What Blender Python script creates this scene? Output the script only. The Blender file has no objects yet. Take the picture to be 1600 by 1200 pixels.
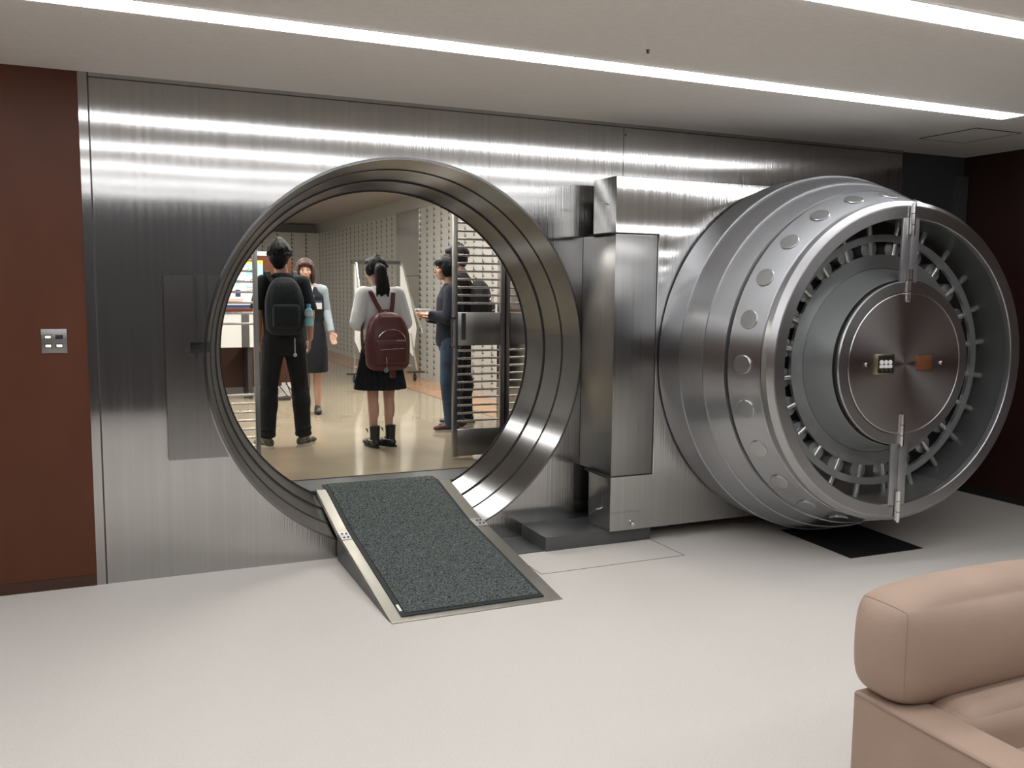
import bpy, bmesh, math, random
from mathutils import Vector, Matrix
random.seed(7)
PI = math.pi
C = bpy.context.scene.collection
sc = bpy.context.scene

# ------------------------------------------------------------------ camera
F_PX, YAW, PITCH, ROLL = 1403.24, 0.4191566, 0.1050126, 0.0093468
fw = Vector((math.sin(YAW)*math.cos(PITCH), math.cos(YAW)*math.cos(PITCH), -math.sin(PITCH)))
rt = Vector((math.cos(YAW), -math.sin(YAW), 0)); up = rt.cross(fw)
r2 = rt*math.cos(ROLL) + up*math.sin(ROLL); u2 = -rt*math.sin(ROLL) + up*math.cos(ROLL)
cd = bpy.data.cameras.new('camera'); cam = bpy.data.objects.new('camera', cd); C.objects.link(cam)
cd.sensor_fit = 'HORIZONTAL'; cd.sensor_width = 36.0; cd.lens = F_PX/1600*36
cd.clip_start = 0.05; cd.clip_end = 100
cam.matrix_world = Matrix(((r2.x, u2.x, -fw.x, 0), (r2.y, u2.y, -fw.y, -5.3424), (r2.z, u2.z, -fw.z, 1.65), (0, 0, 0, 1)))
sc.camera = cam
# ------------------------------------------------------------------ world, exposure, lamp strengths
w = bpy.data.worlds.new('world'); sc.world = w; w.use_nodes = True
w.node_tree.nodes['Background'].inputs[0].default_value = (0.6, 0.6, 0.62, 1)
w.node_tree.nodes['Background'].inputs[1].default_value = 0.0
sc.view_settings.view_transform = 'Standard'; sc.view_settings.look = 'None'
sc.view_settings.gamma = 1.0; sc.view_settings.use_curve_mapping = False
sc.view_settings.exposure = 0.45
STRIP, VAULT_STRIP = 9.0, 27.0
CEIL = 2.762

# ------------------------------------------------------------------ materials
def _new(name):
    m = bpy.data.materials.new(name); m.use_nodes = True
    nt = m.node_tree; return m, nt, nt.nodes['Principled BSDF']
def lin(c):
    if isinstance(c, str):
        c = [int(c[i:i+2], 16)/255 for i in (1, 3, 5)]
        c = [x/12.92 if x <= .04045 else ((x+.055)/1.055)**2.4 for x in c]
    return (c[0], c[1], c[2], 1)
def mat(name, col, rough=.6, metal=0., noise=0., nscale=20, bump=0., bscale=60, stretch=(1, 1, 1), spec=.5, emit=None, estr=0., trans=0., coat=0.):
    m, nt, b = _new(name)
    c = lin(col)
    b.inputs['Base Color'].default_value = c; b.inputs['Roughness'].default_value = rough
    b.inputs['Metallic'].default_value = metal; b.inputs['Specular IOR Level'].default_value = spec
    b.inputs['Coat Weight'].default_value = coat
    if trans: b.inputs['Transmission Weight'].default_value = trans
    if emit:
        b.inputs['Emission Color'].default_value = lin(emit); b.inputs['Emission Strength'].default_value = estr
    if noise or bump:
        tc = nt.nodes.new('ShaderNodeTexCoord'); mp = nt.nodes.new('ShaderNodeMapping'); mp.inputs['Scale'].default_value = stretch
        nt.links.new(tc.outputs['Object'], mp.inputs[0])
    if noise:
        n = nt.nodes.new('ShaderNodeTexNoise'); n.inputs['Scale'].default_value = nscale; n.inputs['Detail'].default_value = 5
        nt.links.new(mp.outputs[0], n.inputs[0])
        r = nt.nodes.new('ShaderNodeMapRange'); r.inputs[1].default_value = .3; r.inputs[2].default_value = .7
        r.inputs[3].default_value = 1-noise; r.inputs[4].default_value = 1+noise
        nt.links.new(n.outputs[0], r.inputs[0])
        x = nt.nodes.new('ShaderNodeVectorMath'); x.operation = 'SCALE'; x.inputs[0].default_value = c[:3]
        nt.links.new(r.outputs[0], x.inputs['Scale']); nt.links.new(x.outputs[0], b.inputs['Base Color'])
    if bump:
        n2 = nt.nodes.new('ShaderNodeTexNoise'); n2.inputs['Scale'].default_value = bscale; n2.inputs['Detail'].default_value = 3
        nt.links.new(mp.outputs[0], n2.inputs[0])
        bp = nt.nodes.new('ShaderNodeBump'); bp.inputs['Strength'].default_value = bump; bp.inputs['Distance'].default_value = .01
        nt.links.new(n2.outputs[0], bp.inputs['Height']); nt.links.new(bp.outputs[0], b.inputs['Normal'])
    return m
def steel(name, col, rough=.25, aniso=.85, tan=(1, 0, 0), streak=.06, sscale=(60, 60, 1.2), wave=0., wscale=(1, 1, 1), mottle=.05, brush=0.):
    """brushed metal; tan = grain direction in the world, or 'circ' = turned grain around the object's own Y axis"""
    m, nt, b = _new(name)
    c = lin(col); L = nt.links
    b.inputs['Metallic'].default_value = 1; b.inputs['Roughness'].default_value = rough; b.inputs['Anisotropic'].default_value = aniso; b.inputs['Anisotropic Rotation'].default_value = .25
    tc = nt.nodes.new('ShaderNodeTexCoord')
    if tan == 'circ':
        s = nt.nodes.new('ShaderNodeVectorMath'); s.operation = 'MULTIPLY'; s.inputs[1].default_value = (1, 0, 1)
        L.new(tc.outputs['Object'], s.inputs[0])
        nz = nt.nodes.new('ShaderNodeVectorMath'); nz.operation = 'NORMALIZE'; L.new(s.outputs[0], nz.inputs[0])
        vt = nt.nodes.new('ShaderNodeVectorTransform'); vt.vector_type = 'VECTOR'; vt.convert_from = 'OBJECT'; vt.convert_to = 'WORLD'
        cr = nt.nodes.new('ShaderNodeVectorMath'); cr.operation = 'CROSS_PRODUCT'; cr.inputs[1].default_value = (0, 1, 0); L.new(nz.outputs[0], cr.inputs[0]); L.new(cr.outputs[0], vt.inputs[0]); L.new(vt.outputs[0], b.inputs['Tangent'])
        ln = nt.nodes.new('ShaderNodeVectorMath'); ln.operation = 'LENGTH'; L.new(s.outputs[0], ln.inputs[0])
        cx = nt.nodes.new('ShaderNodeCombineXYZ'); L.new(ln.outputs['Value'], cx.inputs[0]); src = cx.outputs[0]; sscale = (160, 1, 1)
    else:
        cx = nt.nodes.new('ShaderNodeCombineXYZ')
        for i in range(3): cx.inputs[i].default_value = tan[i]
        L.new(cx.outputs[0], b.inputs['Tangent']); src = tc.outputs['Object']
    mp = nt.nodes.new('ShaderNodeMapping'); mp.inputs['Scale'].default_value = sscale; L.new(src, mp.inputs[0])
    n = nt.nodes.new('ShaderNodeTexNoise'); n.inputs['Scale'].default_value = 1; n.inputs['Detail'].default_value = 4; L.new(mp.outputs[0], n.inputs[0])
    n3 = nt.nodes.new('ShaderNodeTexNoise'); n3.inputs['Scale'].default_value = 2.2; n3.inputs['Detail'].default_value = 5; L.new(tc.outputs['Object'], n3.inputs[0])
    r = nt.nodes.new('ShaderNodeMapRange'); r.inputs[1].default_value = .3; r.inputs[2].default_value = .7; r.inputs[3].default_value = 1-streak; r.inputs[4].default_value = 1+streak
    L.new(n.outputs[0], r.inputs[0])
    r3 = nt.nodes.new('ShaderNodeMapRange'); r3.inputs[1].default_value = .3; r3.inputs[2].default_value = .7; r3.inputs[3].default_value = 1-mottle; r3.inputs[4].default_value = 1+mottle
    L.new(n3.outputs[0], r3.inputs[0])
    mu = nt.nodes.new('ShaderNodeMath'); mu.operation = 'MULTIPLY'; L.new(r.outputs[0], mu.inputs[0]); L.new(r3.outputs[0], mu.inputs[1])
    x = nt.nodes.new('ShaderNodeVectorMath'); x.operation = 'SCALE'; x.inputs[0].default_value = c[:3]
    L.new(mu.outputs[0], x.inputs['Scale']); L.new(x.outputs[0], b.inputs['Base Color'])
    r4 = nt.nodes.new('ShaderNodeMapRange'); r4.inputs[1].default_value = .3; r4.inputs[2].default_value = .7; r4.inputs[3].default_value = rough*(.98 if tan == 'circ' else .9); r4.inputs[4].default_value = rough*(1.03 if tan == 'circ' else 1.12)
    L.new(n.outputs[0], r4.inputs[0]); L.new(r4.outputs[0], b.inputs['Roughness'])
    if wave or brush:
        m2 = nt.nodes.new('ShaderNodeMapping'); m2.inputs['Scale'].default_value = wscale; L.new(tc.outputs['Object'], m2.inputs[0])
        n2 = nt.nodes.new('ShaderNodeTexNoise'); n2.inputs['Scale'].default_value = 1; n2.inputs['Detail'].default_value = 2; L.new(m2.outputs[0], n2.inputs[0])
        bp = nt.nodes.new('ShaderNodeBump'); bp.inputs['Strength'].default_value = 1; bp.inputs['Distance'].default_value = wave
        L.new(n2.outputs[0], bp.inputs['Height']); out = bp
        if brush:
            m5 = nt.nodes.new('ShaderNodeMapping'); m5.inputs['Scale'].default_value = (110, 110, .7); L.new(tc.outputs['Object'], m5.inputs[0])
            n5 = nt.nodes.new('ShaderNodeTexNoise'); n5.inputs['Scale'].default_value = 1; n5.inputs['Detail'].default_value = 1; L.new(m5.outputs[0], n5.inputs[0])
            out = nt.nodes.new('ShaderNodeBump'); out.inputs['Strength'].default_value = 1; out.inputs['Distance'].default_value = brush
            L.new(n5.outputs[0], out.inputs['Height']); L.new(bp.outputs[0], out.inputs['Normal'])
        L.new(out.outputs[0], b.inputs['Normal'])
    return m

M = {}
M['wall_steel'] = steel('brushed wall steel', (.46, .455, .45), .15, .99, (0, 0, 1), .05, (40, 40, .5), .0010, (.6, 1, 2.5), brush=.0010)
M['post_steel'] = steel('post steel', (.31, .305, .30), .30, .90, (0, 0, 1), .05, (40, 40, .5), .001, (.5, 1, 1.5))
M['ring_steel'] = steel('ring steel', (.21, .213, .22), .24, .93, 'circ', .03)
M['bolt_steel'] = mat('bolt head steel', (.52, .53, .54), .32, 1., .04, 8)
M['door_steel'] = steel('door steel', (.47, .48, .50), .30, .85, 'circ', .03)
M['face_steel'] = steel('door face steel', (.62, .60, .59), .25, .97, 'circ', .01)
M['rim_steel'] = steel('door rim steel', (.45, .45, .455), .34, .7, 'circ', .02)
M['mech_steel'] = mat('mechanism steel', (.42, .42, .43), .35, .75, .12, 6)
M['chrome'] = mat('chrome', (.75, .75, .75), .12, 1.)
M['rod_steel'] = mat('rod steel', (.62, .62, .60), .22, .8)
M['inner_dark'] = mat('shade-darkened inner steel', (.15, .155, .155), .5, .5)  # shade of the gap inside the rim is put into this steel's colour
M['hub_steel'] = steel('hub steel', (.68, .69, .70), .36, .8, 'circ', .02)
M['hub_steel'].node_tree.nodes['Principled BSDF'].inputs['Metallic'].default_value = .75
M['brass'] = mat('worn brass', (.45, .38, .22), .35, 1., .25, 30)
M['groove'] = mat('dark groove', (.012, .012, .013), .7)
M['dark_metal'] = mat('dark painted metal', (.07, .068, .066), .45, .6, .05)
M['base_steel'] = mat('base steel', (.12, .122, .122), .42, .55, .06, 8)
M['ramp_steel'] = steel('ramp steel', (.40, .385, .34), .48, .5, (1, 0, 0), .05, (30, 3, 30))
M['brown'] = mat('red brown laminate', (.098, .034, .018), .38, 0, .10, 3, stretch=(1, 1, .5), spec=.22)
M['brown_dark'] = mat('dark brown baseboard', (.05, .018, .010), .5, 0, .05)
M['maroon'] = mat('dark maroon wall', (.035, .013, .011), .4, 0, .06, 3, spec=.3)
M['back_wall'] = mat('dark far wall', (.075, .070, .074), .5, 0, .15, 2)
M['dark_panel'] = mat('dark grey panel', (.07, .07, .074), .4, .3, .05)
M['ceiling'] = mat('ceiling plaster', (.76, .72, .665), .95, 0, .03, 40, .12, 140)
M['carpet'] = mat('pale carpet', (.615, .583, .545), .9, 0, .06, 160, .35, 260, spec=.15)
M['lamp'] = mat('strip diffuser', (.9, .9, .9), .5, emit=(.975, .985, 1.0), estr=STRIP)
M['vault_lamp'] = mat('vault diffuser', (.9, .9, .9), .5, emit=(1, .97, .90), estr=VAULT_STRIP)
M['lamp_frame'] = mat('lamp housing', (.7, .69, .68), .4)
M['vfloor'] = mat('polished vault floor', (.36, .305, .22), .09, 0, .07, 2.5, .02, 6, spec=.7)
M['vborder'] = mat('orange brown floor border', (.42, .24, .13), .2, 0, .08, 4)
M['vceil'] = mat('vault ceiling', (.37, .345, .33), .8, 0, .04, 3)
M['vwall'] = mat('vault wall', (.32, .31, .29), .5, 0, .04, 3)
M['box_steel'] = mat('deposit box steel', (.52, .51, .48), .40, .45, .05, 8)
M['blank_steel'] = steel('blank panel steel', (.70, .68, .66), .18, .9, (0, 0, 1), .03, (30, 30, 1))
M['jamb_steel'] = mat('polished jamb steel', (.34, .33, .32), .07, 1., .04, 3)
M['gate_steel'] = mat('gate steel', (.30, .295, .29), .33, 1., .06, 10)
M['gate_bar'] = mat('gate bar steel', (.62, .60, .57), .25, 1.)
M['mat_pile'] = mat('grey mat pile', (.105, .12, .118), 1., 0, .95, 105, .9, 220, spec=.1)
M['mat_edge'] = mat('rubber mat edge', (.018, .022, .022), .8)
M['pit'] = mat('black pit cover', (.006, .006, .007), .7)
M['leather'] = mat('beige leather', (.37, .265, .205), .55, 0, .05, 5, .25, 420, spec=.35)
M['leather_edge'] = mat('beige leather piping', (.30, .21, .16), .5)
M['wood_plate'] = mat('brown wood plate', (.14, .052, .02), .4, 0, .15, 20)
M['white'] = mat('white paper', (.78, .78, .76), .6)
M['white_board'] = mat('white board', (.62, .62, .60), .5, 0, .03, 2)
M['button'] = mat('lit white button', (.8, .8, .7), .4, emit=(1, 1, .85), estr=.35)
M['black'] = mat('black plastic', (.012, .012, .013), .45)
M['skin'] = mat('skin', (.46, .27, .20), .5, 0, .04, 12, spec=.35)
M['hair_black'] = mat('black hair', (.006, .0055, .006), .62, 0, .3, 60, .6, 60, (1, 1, .2), spec=.25)
M['hair_brown'] = mat('brown hair', (.040, .016, .011), .6, 0, .3, 60, .6, 60, (1, 1, .2), spec=.3)
M['black_cloth'] = mat('black cloth', (.0055, .006, .008), .9, 0, .2, 14, .3, 40)
M['navy_cloth'] = mat('navy cloth', (.006, .0085, .020), .9, 0, .2, 14, .3, 40)
M['skirt'] = mat('dark navy skirt cloth', (.005, .006, .011), .9, 0, .2, 14)
M['jeans'] = mat('blue jeans', (.024, .046, .085), .9, 0, .3, 12, .3, 60)
M['white_cloth'] = mat('white shirt cloth', (.66, .67, .68), .8, 0, .03, 10, .25, 22)
M['pale_blue'] = mat('pale blue shirt cloth', (.25, .30, .325), .8, 0, .03, 10, .25, 22)
M['pack_dark'] = mat('charcoal backpack cloth', (.010, .014, .018), .85, 0, .3, 40, .3, 60)
M['pack_red'] = mat('burgundy backpack leather', (.080, .014, .014), .45, 0, .12, 8, .25, 20)
M['blue'] = mat('bright blue scarf', (.10, .30, .75), .6, 0, .5, 30)
M['bottle'] = mat('pale blue plastic', (.22, .50, .60), .15, 0, .1, 20)
M['bottle_cap'] = mat('blue cap', (.12, .45, .60), .4)
M['boot'] = mat('black boot leather', (.010, .010, .012), .4)
M['sole'] = mat('pale sole', (.55, .52, .44), .7)
M['camo'] = mat('camouflage canvas', (.10, .105, .075), .8, 0, .8, 30)
M['red_shoe'] = mat('dark red shoe', (.07, .018, .018), .6, 0, .3, 30)
M['lips'] = mat('lips', (.33, .09, .08), .5)
M['poster_blue'] = mat('poster blue', (.36, .58, .72), .5)
M['poster_yellow'] = mat('poster yellow', (.80, .66, .10), .5)
M['ink'] = mat('ink', (.02, .03, .07), .6)
M['ink_red'] = mat('orange ink', (.75, .22, .08), .6)
M['navy_strip'] = mat('navy strip', (.02, .04, .13), .5)
M['olive'] = mat('olive print', (.28, .23, .08), .6)
# clear cover glass
gm, gnt, gb = _new('cover glass')
for n in list(gnt.nodes):
    if n.type != 'OUTPUT_MATERIAL': gnt.nodes.remove(n)
tr = gnt.nodes.new('ShaderNodeBsdfTransparent'); tr.inputs[0].default_value = (.95, .96, .957, 1)
gl = gnt.nodes.new('ShaderNodeBsdfGlossy'); gl.inputs['Roughness'].default_value = .02; gl.inputs[0].default_value = (.9, .9, .9, 1)
fr = gnt.nodes.new('ShaderNodeFresnel'); fr.inputs[0].default_value = 1.5
mx = gnt.nodes.new('ShaderNodeMixShader')
geo = gnt.nodes.new('ShaderNodeNewGeometry'); inv = gnt.nodes.new('ShaderNodeMath'); inv.operation = 'SUBTRACT'; inv.inputs[0].default_value = 1
mul = gnt.nodes.new('ShaderNodeMath'); mul.operation = 'MULTIPLY'
gnt.links.new(geo.outputs['Backfacing'], inv.inputs[1]); gnt.links.new(inv.outputs[0], mul.inputs[0]); gnt.links.new(fr.outputs[0], mul.inputs[1])
gnt.links.new(mul.outputs[0], mx.inputs[0]); gnt.links.new(tr.outputs[0], mx.inputs[1]); gnt.links.new(gl.outputs[0], mx.inputs[2])
gnt.links.new(mx.outputs[0], [n for n in gnt.nodes if n.type == 'OUTPUT_MATERIAL'][0].inputs[0])
M['glass'] = gm

# ------------------------------------------------------------------ mesh helpers
class MB:
    def __init__(s): s.v = []; s.f = []; s.m = []; s.mi = 0
    def add(s, vs, fs):
        o = len(s.v); s.v += [Vector(p) for p in vs]
        for f in fs: s.f.append([i+o for i in f]); s.m.append(s.mi)
        return s
    def box(s, a, b):
        x0, y0, z0 = a; x1, y1, z1 = b
        vs = [(x, y, z) for x in (x0, x1) for y in (y0, y1) for z in (z0, z1)]
        return s.add(vs, [(0, 1, 3, 2), (4, 6, 7, 5), (0, 4, 5, 1), (2, 3, 7, 6), (0, 2, 6, 4), (1, 5, 7, 3)])
    def frame(s, d):
        d = Vector(d).normalized(); a = Vector((0, 0, 1)) if abs(d.z) < .9 else Vector((1, 0, 0))
        x = d.cross(a).normalized(); return d, x, d.cross(x).normalized()
    def cone(s, p, q, r0, r1, n=16, caps=True):
        p = Vector(p); q = Vector(q); d, x, y = s.frame(q-p)
        vs = [c + (x*math.cos(2*PI*k/n) + y*math.sin(2*PI*k/n))*r for c, r in ((p, r0), (q, r1)) for k in range(n)]
        fs = [(k, (k+1) % n, n+(k+1) % n, n+k) for k in range(n)]
        if caps: fs += [tuple(range(n))[::-1], tuple(range(n, 2*n))]
        return s.add(vs, fs)
    def cyl(s, p, q, r, n=16): return s.cone(p, q, r, r, n)
    def ell(s, c, rx, ry, rz, n=18, k=12, rot=None):
        c = Vector(c); vs = []; fs = []
        for i in range(1, k):
            t = PI*i/k
            for j in range(n):
                a = 2*PI*j/n; vs.append(Vector((rx*math.sin(t)*math.cos(a), ry*math.sin(t)*math.sin(a), rz*math.cos(t))))
        vs += [Vector((0, 0, rz)), Vector((0, 0, -rz))]; T = len(vs)-2
        for i in range(k-2):
            for j in range(n): fs.append((i*n+j, (i+1)*n+j, (i+1)*n+(j+1) % n, i*n+(j+1) % n))
        for j in range(n): fs.append((T, j, (j+1) % n)); fs.append((T+1, (k-2)*n+(j+1) % n, (k-2)*n+j))
        if rot: vs = [rot @ v for v in vs]
        return s.add([v+c for v in vs], fs)
    def tube(s, pts, r, n=10, close=False):
        pts = [Vector(p) for p in pts]; rr = r if isinstance(r, (list, tuple)) else [r]*len(pts); N = len(pts); vs = []; fs = []
        prev = None
        for i, p in enumerate(pts):
            if close: d = pts[(i+1) % N]-pts[i-1]
            else: d = pts[min(i+1, N-1)]-pts[max(i-1, 0)]
            d.normalize()
            if prev is None: _, x, y = s.frame(d)
            else: x = (prev - d*prev.dot(d)).normalized(); y = d.cross(x)
            prev = x
            vs += [p + (x*math.cos(2*PI*k/n)+y*math.sin(2*PI*k/n))*rr[i] for k in range(n)]
        for i in range(N if close else N-1):
            j = (i+1) % N
            for k in range(n): fs.append((i*n+k, i*n+(k+1) % n, j*n+(k+1) % n, j*n+k))
        if not close: fs += [tuple(range(n))[::-1], tuple(range((N-1)*n, N*n))]
        return s.add(vs, fs)
    def limb(s, pts, rs, n=14):
        for i in range(len(pts)):
            s.ell(pts[i], rs[i], rs[i], rs[i], n, 10)
            if i: s.cone(pts[i-1], pts[i], rs[i-1], rs[i], n)
        return s
    def loft(s, secs, n=28, cap=True):   # secs: (x, y, z, rx, ry)
        vs = [(x+rx*math.cos(2*PI*k/n), y+ry*math.sin(2*PI*k/n), z) for x, y, z, rx, ry in secs for k in range(n)]
        fs = []
        for i in range(len(secs)-1):
            for k in range(n): fs.append((i*n+k, i*n+(k+1) % n, (i+1)*n+(k+1) % n, (i+1)*n+k))
        if cap: fs += [tuple(range(n))[::-1], tuple(range((len(secs)-1)*n, len(secs)*n))]
        return s.add(vs, fs)
    def lathe_y(s, prof, c=(0, 0), n=128, a0=0, a1=2*PI, closed=True):
        """prof: (radius, y) pairs, turned about the line x=c[0], z=c[1]"""
        full = abs(a1-a0-2*PI) < 1e-6; m = n if full else n+1; P = len(prof); vs = []; fs = []
        for i in range(m):
            a = a0+(a1-a0)*i/n
            for r, y in prof: vs.append((c[0]+r*math.cos(a), y, c[1]+r*math.sin(a)))
        for i in range(n):
            j = (i+1) % m
            for k in range(P if closed else P-1):
                l = (k+1) % P
                fs.append((i*P+k, i*P+l, j*P+l, j*P+k))
        if closed and not full: fs += [tuple(range(P)), tuple(range(n*P, n*P+P))[::-1]]
        return s.add(vs, fs)
    def prism(s, poly, axis, a, b):
        """poly of 2D points extruded along axis 'x' (points y,z), 'y' (points x,z) or 'z' (points x,y)"""
        g = {'x': lambda p, t: (t, p[0], p[1]), 'y': lambda p, t: (p[0], t, p[1]), 'z': lambda p, t: (p[0], p[1], t)}[axis]
        n = len(poly); vs = [g(p, a) for p in poly]+[g(p, b) for p in poly]
        return s.add(vs, [tuple(range(n)), tuple(range(n, 2*n))[::-1]]+[(k, n+k, n+(k+1) % n, (k+1) % n) for k in range(n)])
    def rbox(s, c, h, r, n=14, rot=None, bulge=0.):
        c = Vector(c); vs = []; fs = []; idx = {}
        def P(p):
            key = tuple(round(t, 5) for t in p)
            if key in idx: return idx[key]
            q = Vector([p[i]*h[i] for i in range(3)]); inner = Vector([max(-(h[i]-r), min(h[i]-r, q[i])) for i in range(3)])
            d = q-inner; d = d.normalized()*r if d.length > 1e-9 else d
            o = inner+d
            if bulge:
                for i in range(3):
                    j, k = (i+1) % 3, (i+2) % 3
                    if abs(abs(p[i])-1) < 1e-6: o[i] += math.copysign(bulge*(1-p[j]**2)*(1-p[k]**2), p[i])
            if rot: o = rot @ o
            vs.append(o+c); idx[key] = len(vs)-1; return idx[key]
        def g(i): # denser near the edges
            t = i/n*2-1; return math.sin(t*PI/2)
        for ax in range(3):
            for sg in (-1, 1):
                for i in range(n):
                    for j in range(n):
                        q = []
                        for a, b in ((i, j), (i+1, j), (i+1, j+1), (i, j+1)):
                            p = [0, 0, 0]; p[ax] = sg; p[(ax+1) % 3] = g(a); p[(ax+2) % 3] = g(b); q.append(P(p))
                        fs.append(q if sg > 0 else q[::-1])
        return s.add(vs, fs)

ORG = {}
def mesh(name, mb, mats, parent=None, smooth=False, bevel=0., local=False, angle=35, segs=2):
    if not isinstance(mats, (list, tuple)): mats = [mats]
    off = Vector((0, 0, 0))
    if parent is not None and not local:
        p = parent
        while p.parent: p = p.parent
        off = Vector(p.location)
    me = bpy.data.meshes.new(name); me.from_pydata([tuple(v-off) for v in mb.v], [], mb.f)
    for m_ in mats: me.materials.append(M[m_] if isinstance(m_, str) else m_)
    me.polygons.foreach_set('material_index', mb.m)
    bm = bmesh.new(); bm.from_mesh(me); bmesh.ops.recalc_face_normals(bm, faces=bm.faces); 
    if bevel:
        es = [e for e in bm.edges if len(e.link_faces) == 2 and e.calc_face_angle(0) > .6]
        bmesh.ops.bevel(bm, geom=es, offset=bevel, segments=segs, affect='EDGES', profile=.5, clamp_overlap=True)
    bm.to_mesh(me); bm.free()
    if smooth or bevel:
        me.polygons.foreach_set('use_smooth', [True]*len(me.polygons)); me.set_sharp_from_angle(angle=math.radians(angle))
    o = bpy.data.objects.new(name, me); C.objects.link(o)
    if parent is not None: o.parent = parent
    return o
def tag(o, label, cat, group=None):
    o['label'] = label; o['category'] = cat
    if group: o['group'] = group
    return o
def thing(name, label, cat, loc=(0, 0, 0), rz=0, group=None):
    o = bpy.data.objects.new(name, None); o.empty_display_size = .1; C.objects.link(o); o.location = loc; o.rotation_euler = (0, 0, rz)
    return tag(o, label, cat, group)
def struct(name, mb, mats, parent=None, **k):
    o = mesh(name, mb, mats, parent, **k)
    if parent is None: o['kind'] = 'structure'
    return o
def copy_tree(o, parent=None):
    c = o.copy(); C.objects.link(c)
    if parent is not None: c.parent = parent
    for ch in [x for x in C.objects if x.parent == o]: copy_tree(ch, c)
    return c
def remeshed(name, mb, mats, parent, voxel=.007, smooth=4, local=True):
    me = bpy.data.meshes.new('tmp'); me.from_pydata([tuple(v) for v in mb.v], [], mb.f)
    bm = bmesh.new(); bm.from_mesh(me); bmesh.ops.recalc_face_normals(bm, faces=bm.faces); bm.to_mesh(me); bm.free()
    t = bpy.data.objects.new('tmp', me); C.objects.link(t)
    r = t.modifiers.new('r', 'REMESH'); r.mode = 'VOXEL'; r.voxel_size = voxel
    if smooth:
        q = t.modifiers.new('s', 'SMOOTH'); q.iterations = smooth; q.factor = .5
    dg = bpy.context.evaluated_depsgraph_get()
    new = bpy.data.meshes.new_from_object(t.evaluated_get(dg)); new.name = name
    bpy.data.objects.remove(t); bpy.data.meshes.remove(me)
    new.materials.clear()
    for m_ in (mats if isinstance(mats, (list, tuple)) else [mats]): new.materials.append(M[m_])
    new.polygons.foreach_set('use_smooth', [True]*len(new.polygons))
    o = bpy.data.objects.new(name, new); C.objects.link(o); o.parent = parent
    return o

# ================================================================== STRUCTURE: outer room
CX, CZ = 1.682, 1.228            # centre of the round opening
XL, XR, YB = -3.2, 6.47, -7.2
WX0, WX1, TH = -.122, 5.727, .58
# floor with the hinge pit left as a black sunk cover
mb = MB().box((XL, YB, -.06), (XR, .02, 0)); struct('floor', mb, 'carpet')
# ceiling: slabs leave recesses for the light strips
LY = [-1.315, -2.62, -3.93, -5.24, -6.55]; LW = .082; LX0, LX1 = -2.9, 5.235
mb = MB(); ys = [.6]+[v for y in LY for v in (y+LW, y-LW)]+[YB]
for i in range(0, len(ys), 2): mb.box((XL, ys[i+1], CEIL), (XR, ys[i], CEIL+.1))
for y in LY:
    mb.box((LX1, y-LW, CEIL), (XR, y+LW, CEIL+.1)); mb.box((XL, y-LW, CEIL), (LX0, y+LW, CEIL+.1))
mb.box((XL, YB, CEIL+.1), (XR, .6, CEIL+.14))
struct('ceiling', mb, 'ceiling')
# steel vault wall with the round hole
def holed(x0, x1, z0, z1, r, y, n=128):
    cs = [math.atan2(z-CZ, x-CX) % (2*PI) for x in (x0, x1) for z in (z0, z1)]
    an = sorted(set([2*PI*k/n for k in range(n)]+cs))
    inn = [(CX+r*math.cos(a), y, CZ+r*math.sin(a)) for a in an]; out = []
    for a in an:
        c, s_ = math.cos(a), math.sin(a)
        t = min([t for t in (((x1 if c > 0 else x0)-CX)/c if abs(c) > 1e-9 else 1e9, ((z1 if s_ > 0 else z0)-CZ)/s_ if abs(s_) > 1e-9 else 1e9)])
        out.append((CX+t*c, y, CZ+t*s_))
    m = len(an)
    return inn+out, [(k, (k+1) % m, m+(k+1) % m, m+k) for k in range(m)]
mb = MB()
for y, r in ((0, 1.198), (TH, 1.09)):
    v, f = holed(WX0, WX1, 0, CEIL, r, y); mb.add(v, f)
mb.box((WX0, .001, 0), (WX0+.01, TH, CEIL)); mb.box((WX1-.01, .001, 0), (WX1, TH, CEIL))
struct('wall_front', mb, 'wall_steel')
struct('trim_1', MB().box((WX0-.001, -.004, 0), (-.078, .001, CEIL)), 'wall_steel')
struct('trim_2', MB().box((-.070, -.003, 2.742), (WX1, .001, CEIL)), 'wall_steel')
mb = MB().box((-.078, -.0015, 0), (-.070, .001, CEIL)).box((-.07, -.0015, 2.736), (WX1, .001, 2.742))
struct('trim_3', mb, 'dark_metal')
struct('trim_4', MB().box((3.184, -.001, 2.36), (3.187, .001, 2.736)).box((WX1-.003, -.001, 0), (WX1, .001, 2.736)), 'dark_metal')
struct('trim_5', MB().cyl((3.2, -.003, 2.69), (3.2, .002, 2.69), .006), 'dark_metal')
# brown wall left of it
struct('wall_front_left', MB().box((XL, 0, 0), (WX0-.001, .08, CEIL)), 'brown')
struct('baseboard_left', MB().box((XL, -.006, 0), (WX0-.001, .001, .06)), 'brown_dark')
# dark panel and light corner trim at the right end
struct('wall_front_right', MB().box((WX1, .05, 0), (XR, .12, CEIL)), 'dark_panel')
struct('trim_6', MB().box((6.36, -.01, 0), (6.455, .05, CEIL-.16)), 'base_steel')
struct('wall_right', MB().box((XR, YB, 0), (XR+.1, .12, CEIL)), 'maroon')
struct('baseboard_right', MB().box((XR-.012, YB, 0), (XR, .05, .05)), 'groove')
struct('wall_back', MB().box((XL, YB-.1, 0), (XR, YB, CEIL)), 'back_wall')
struct('wall_left', MB().box((XL-.1, YB, 0), (XL, .1, CEIL)), 'brown')

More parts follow.
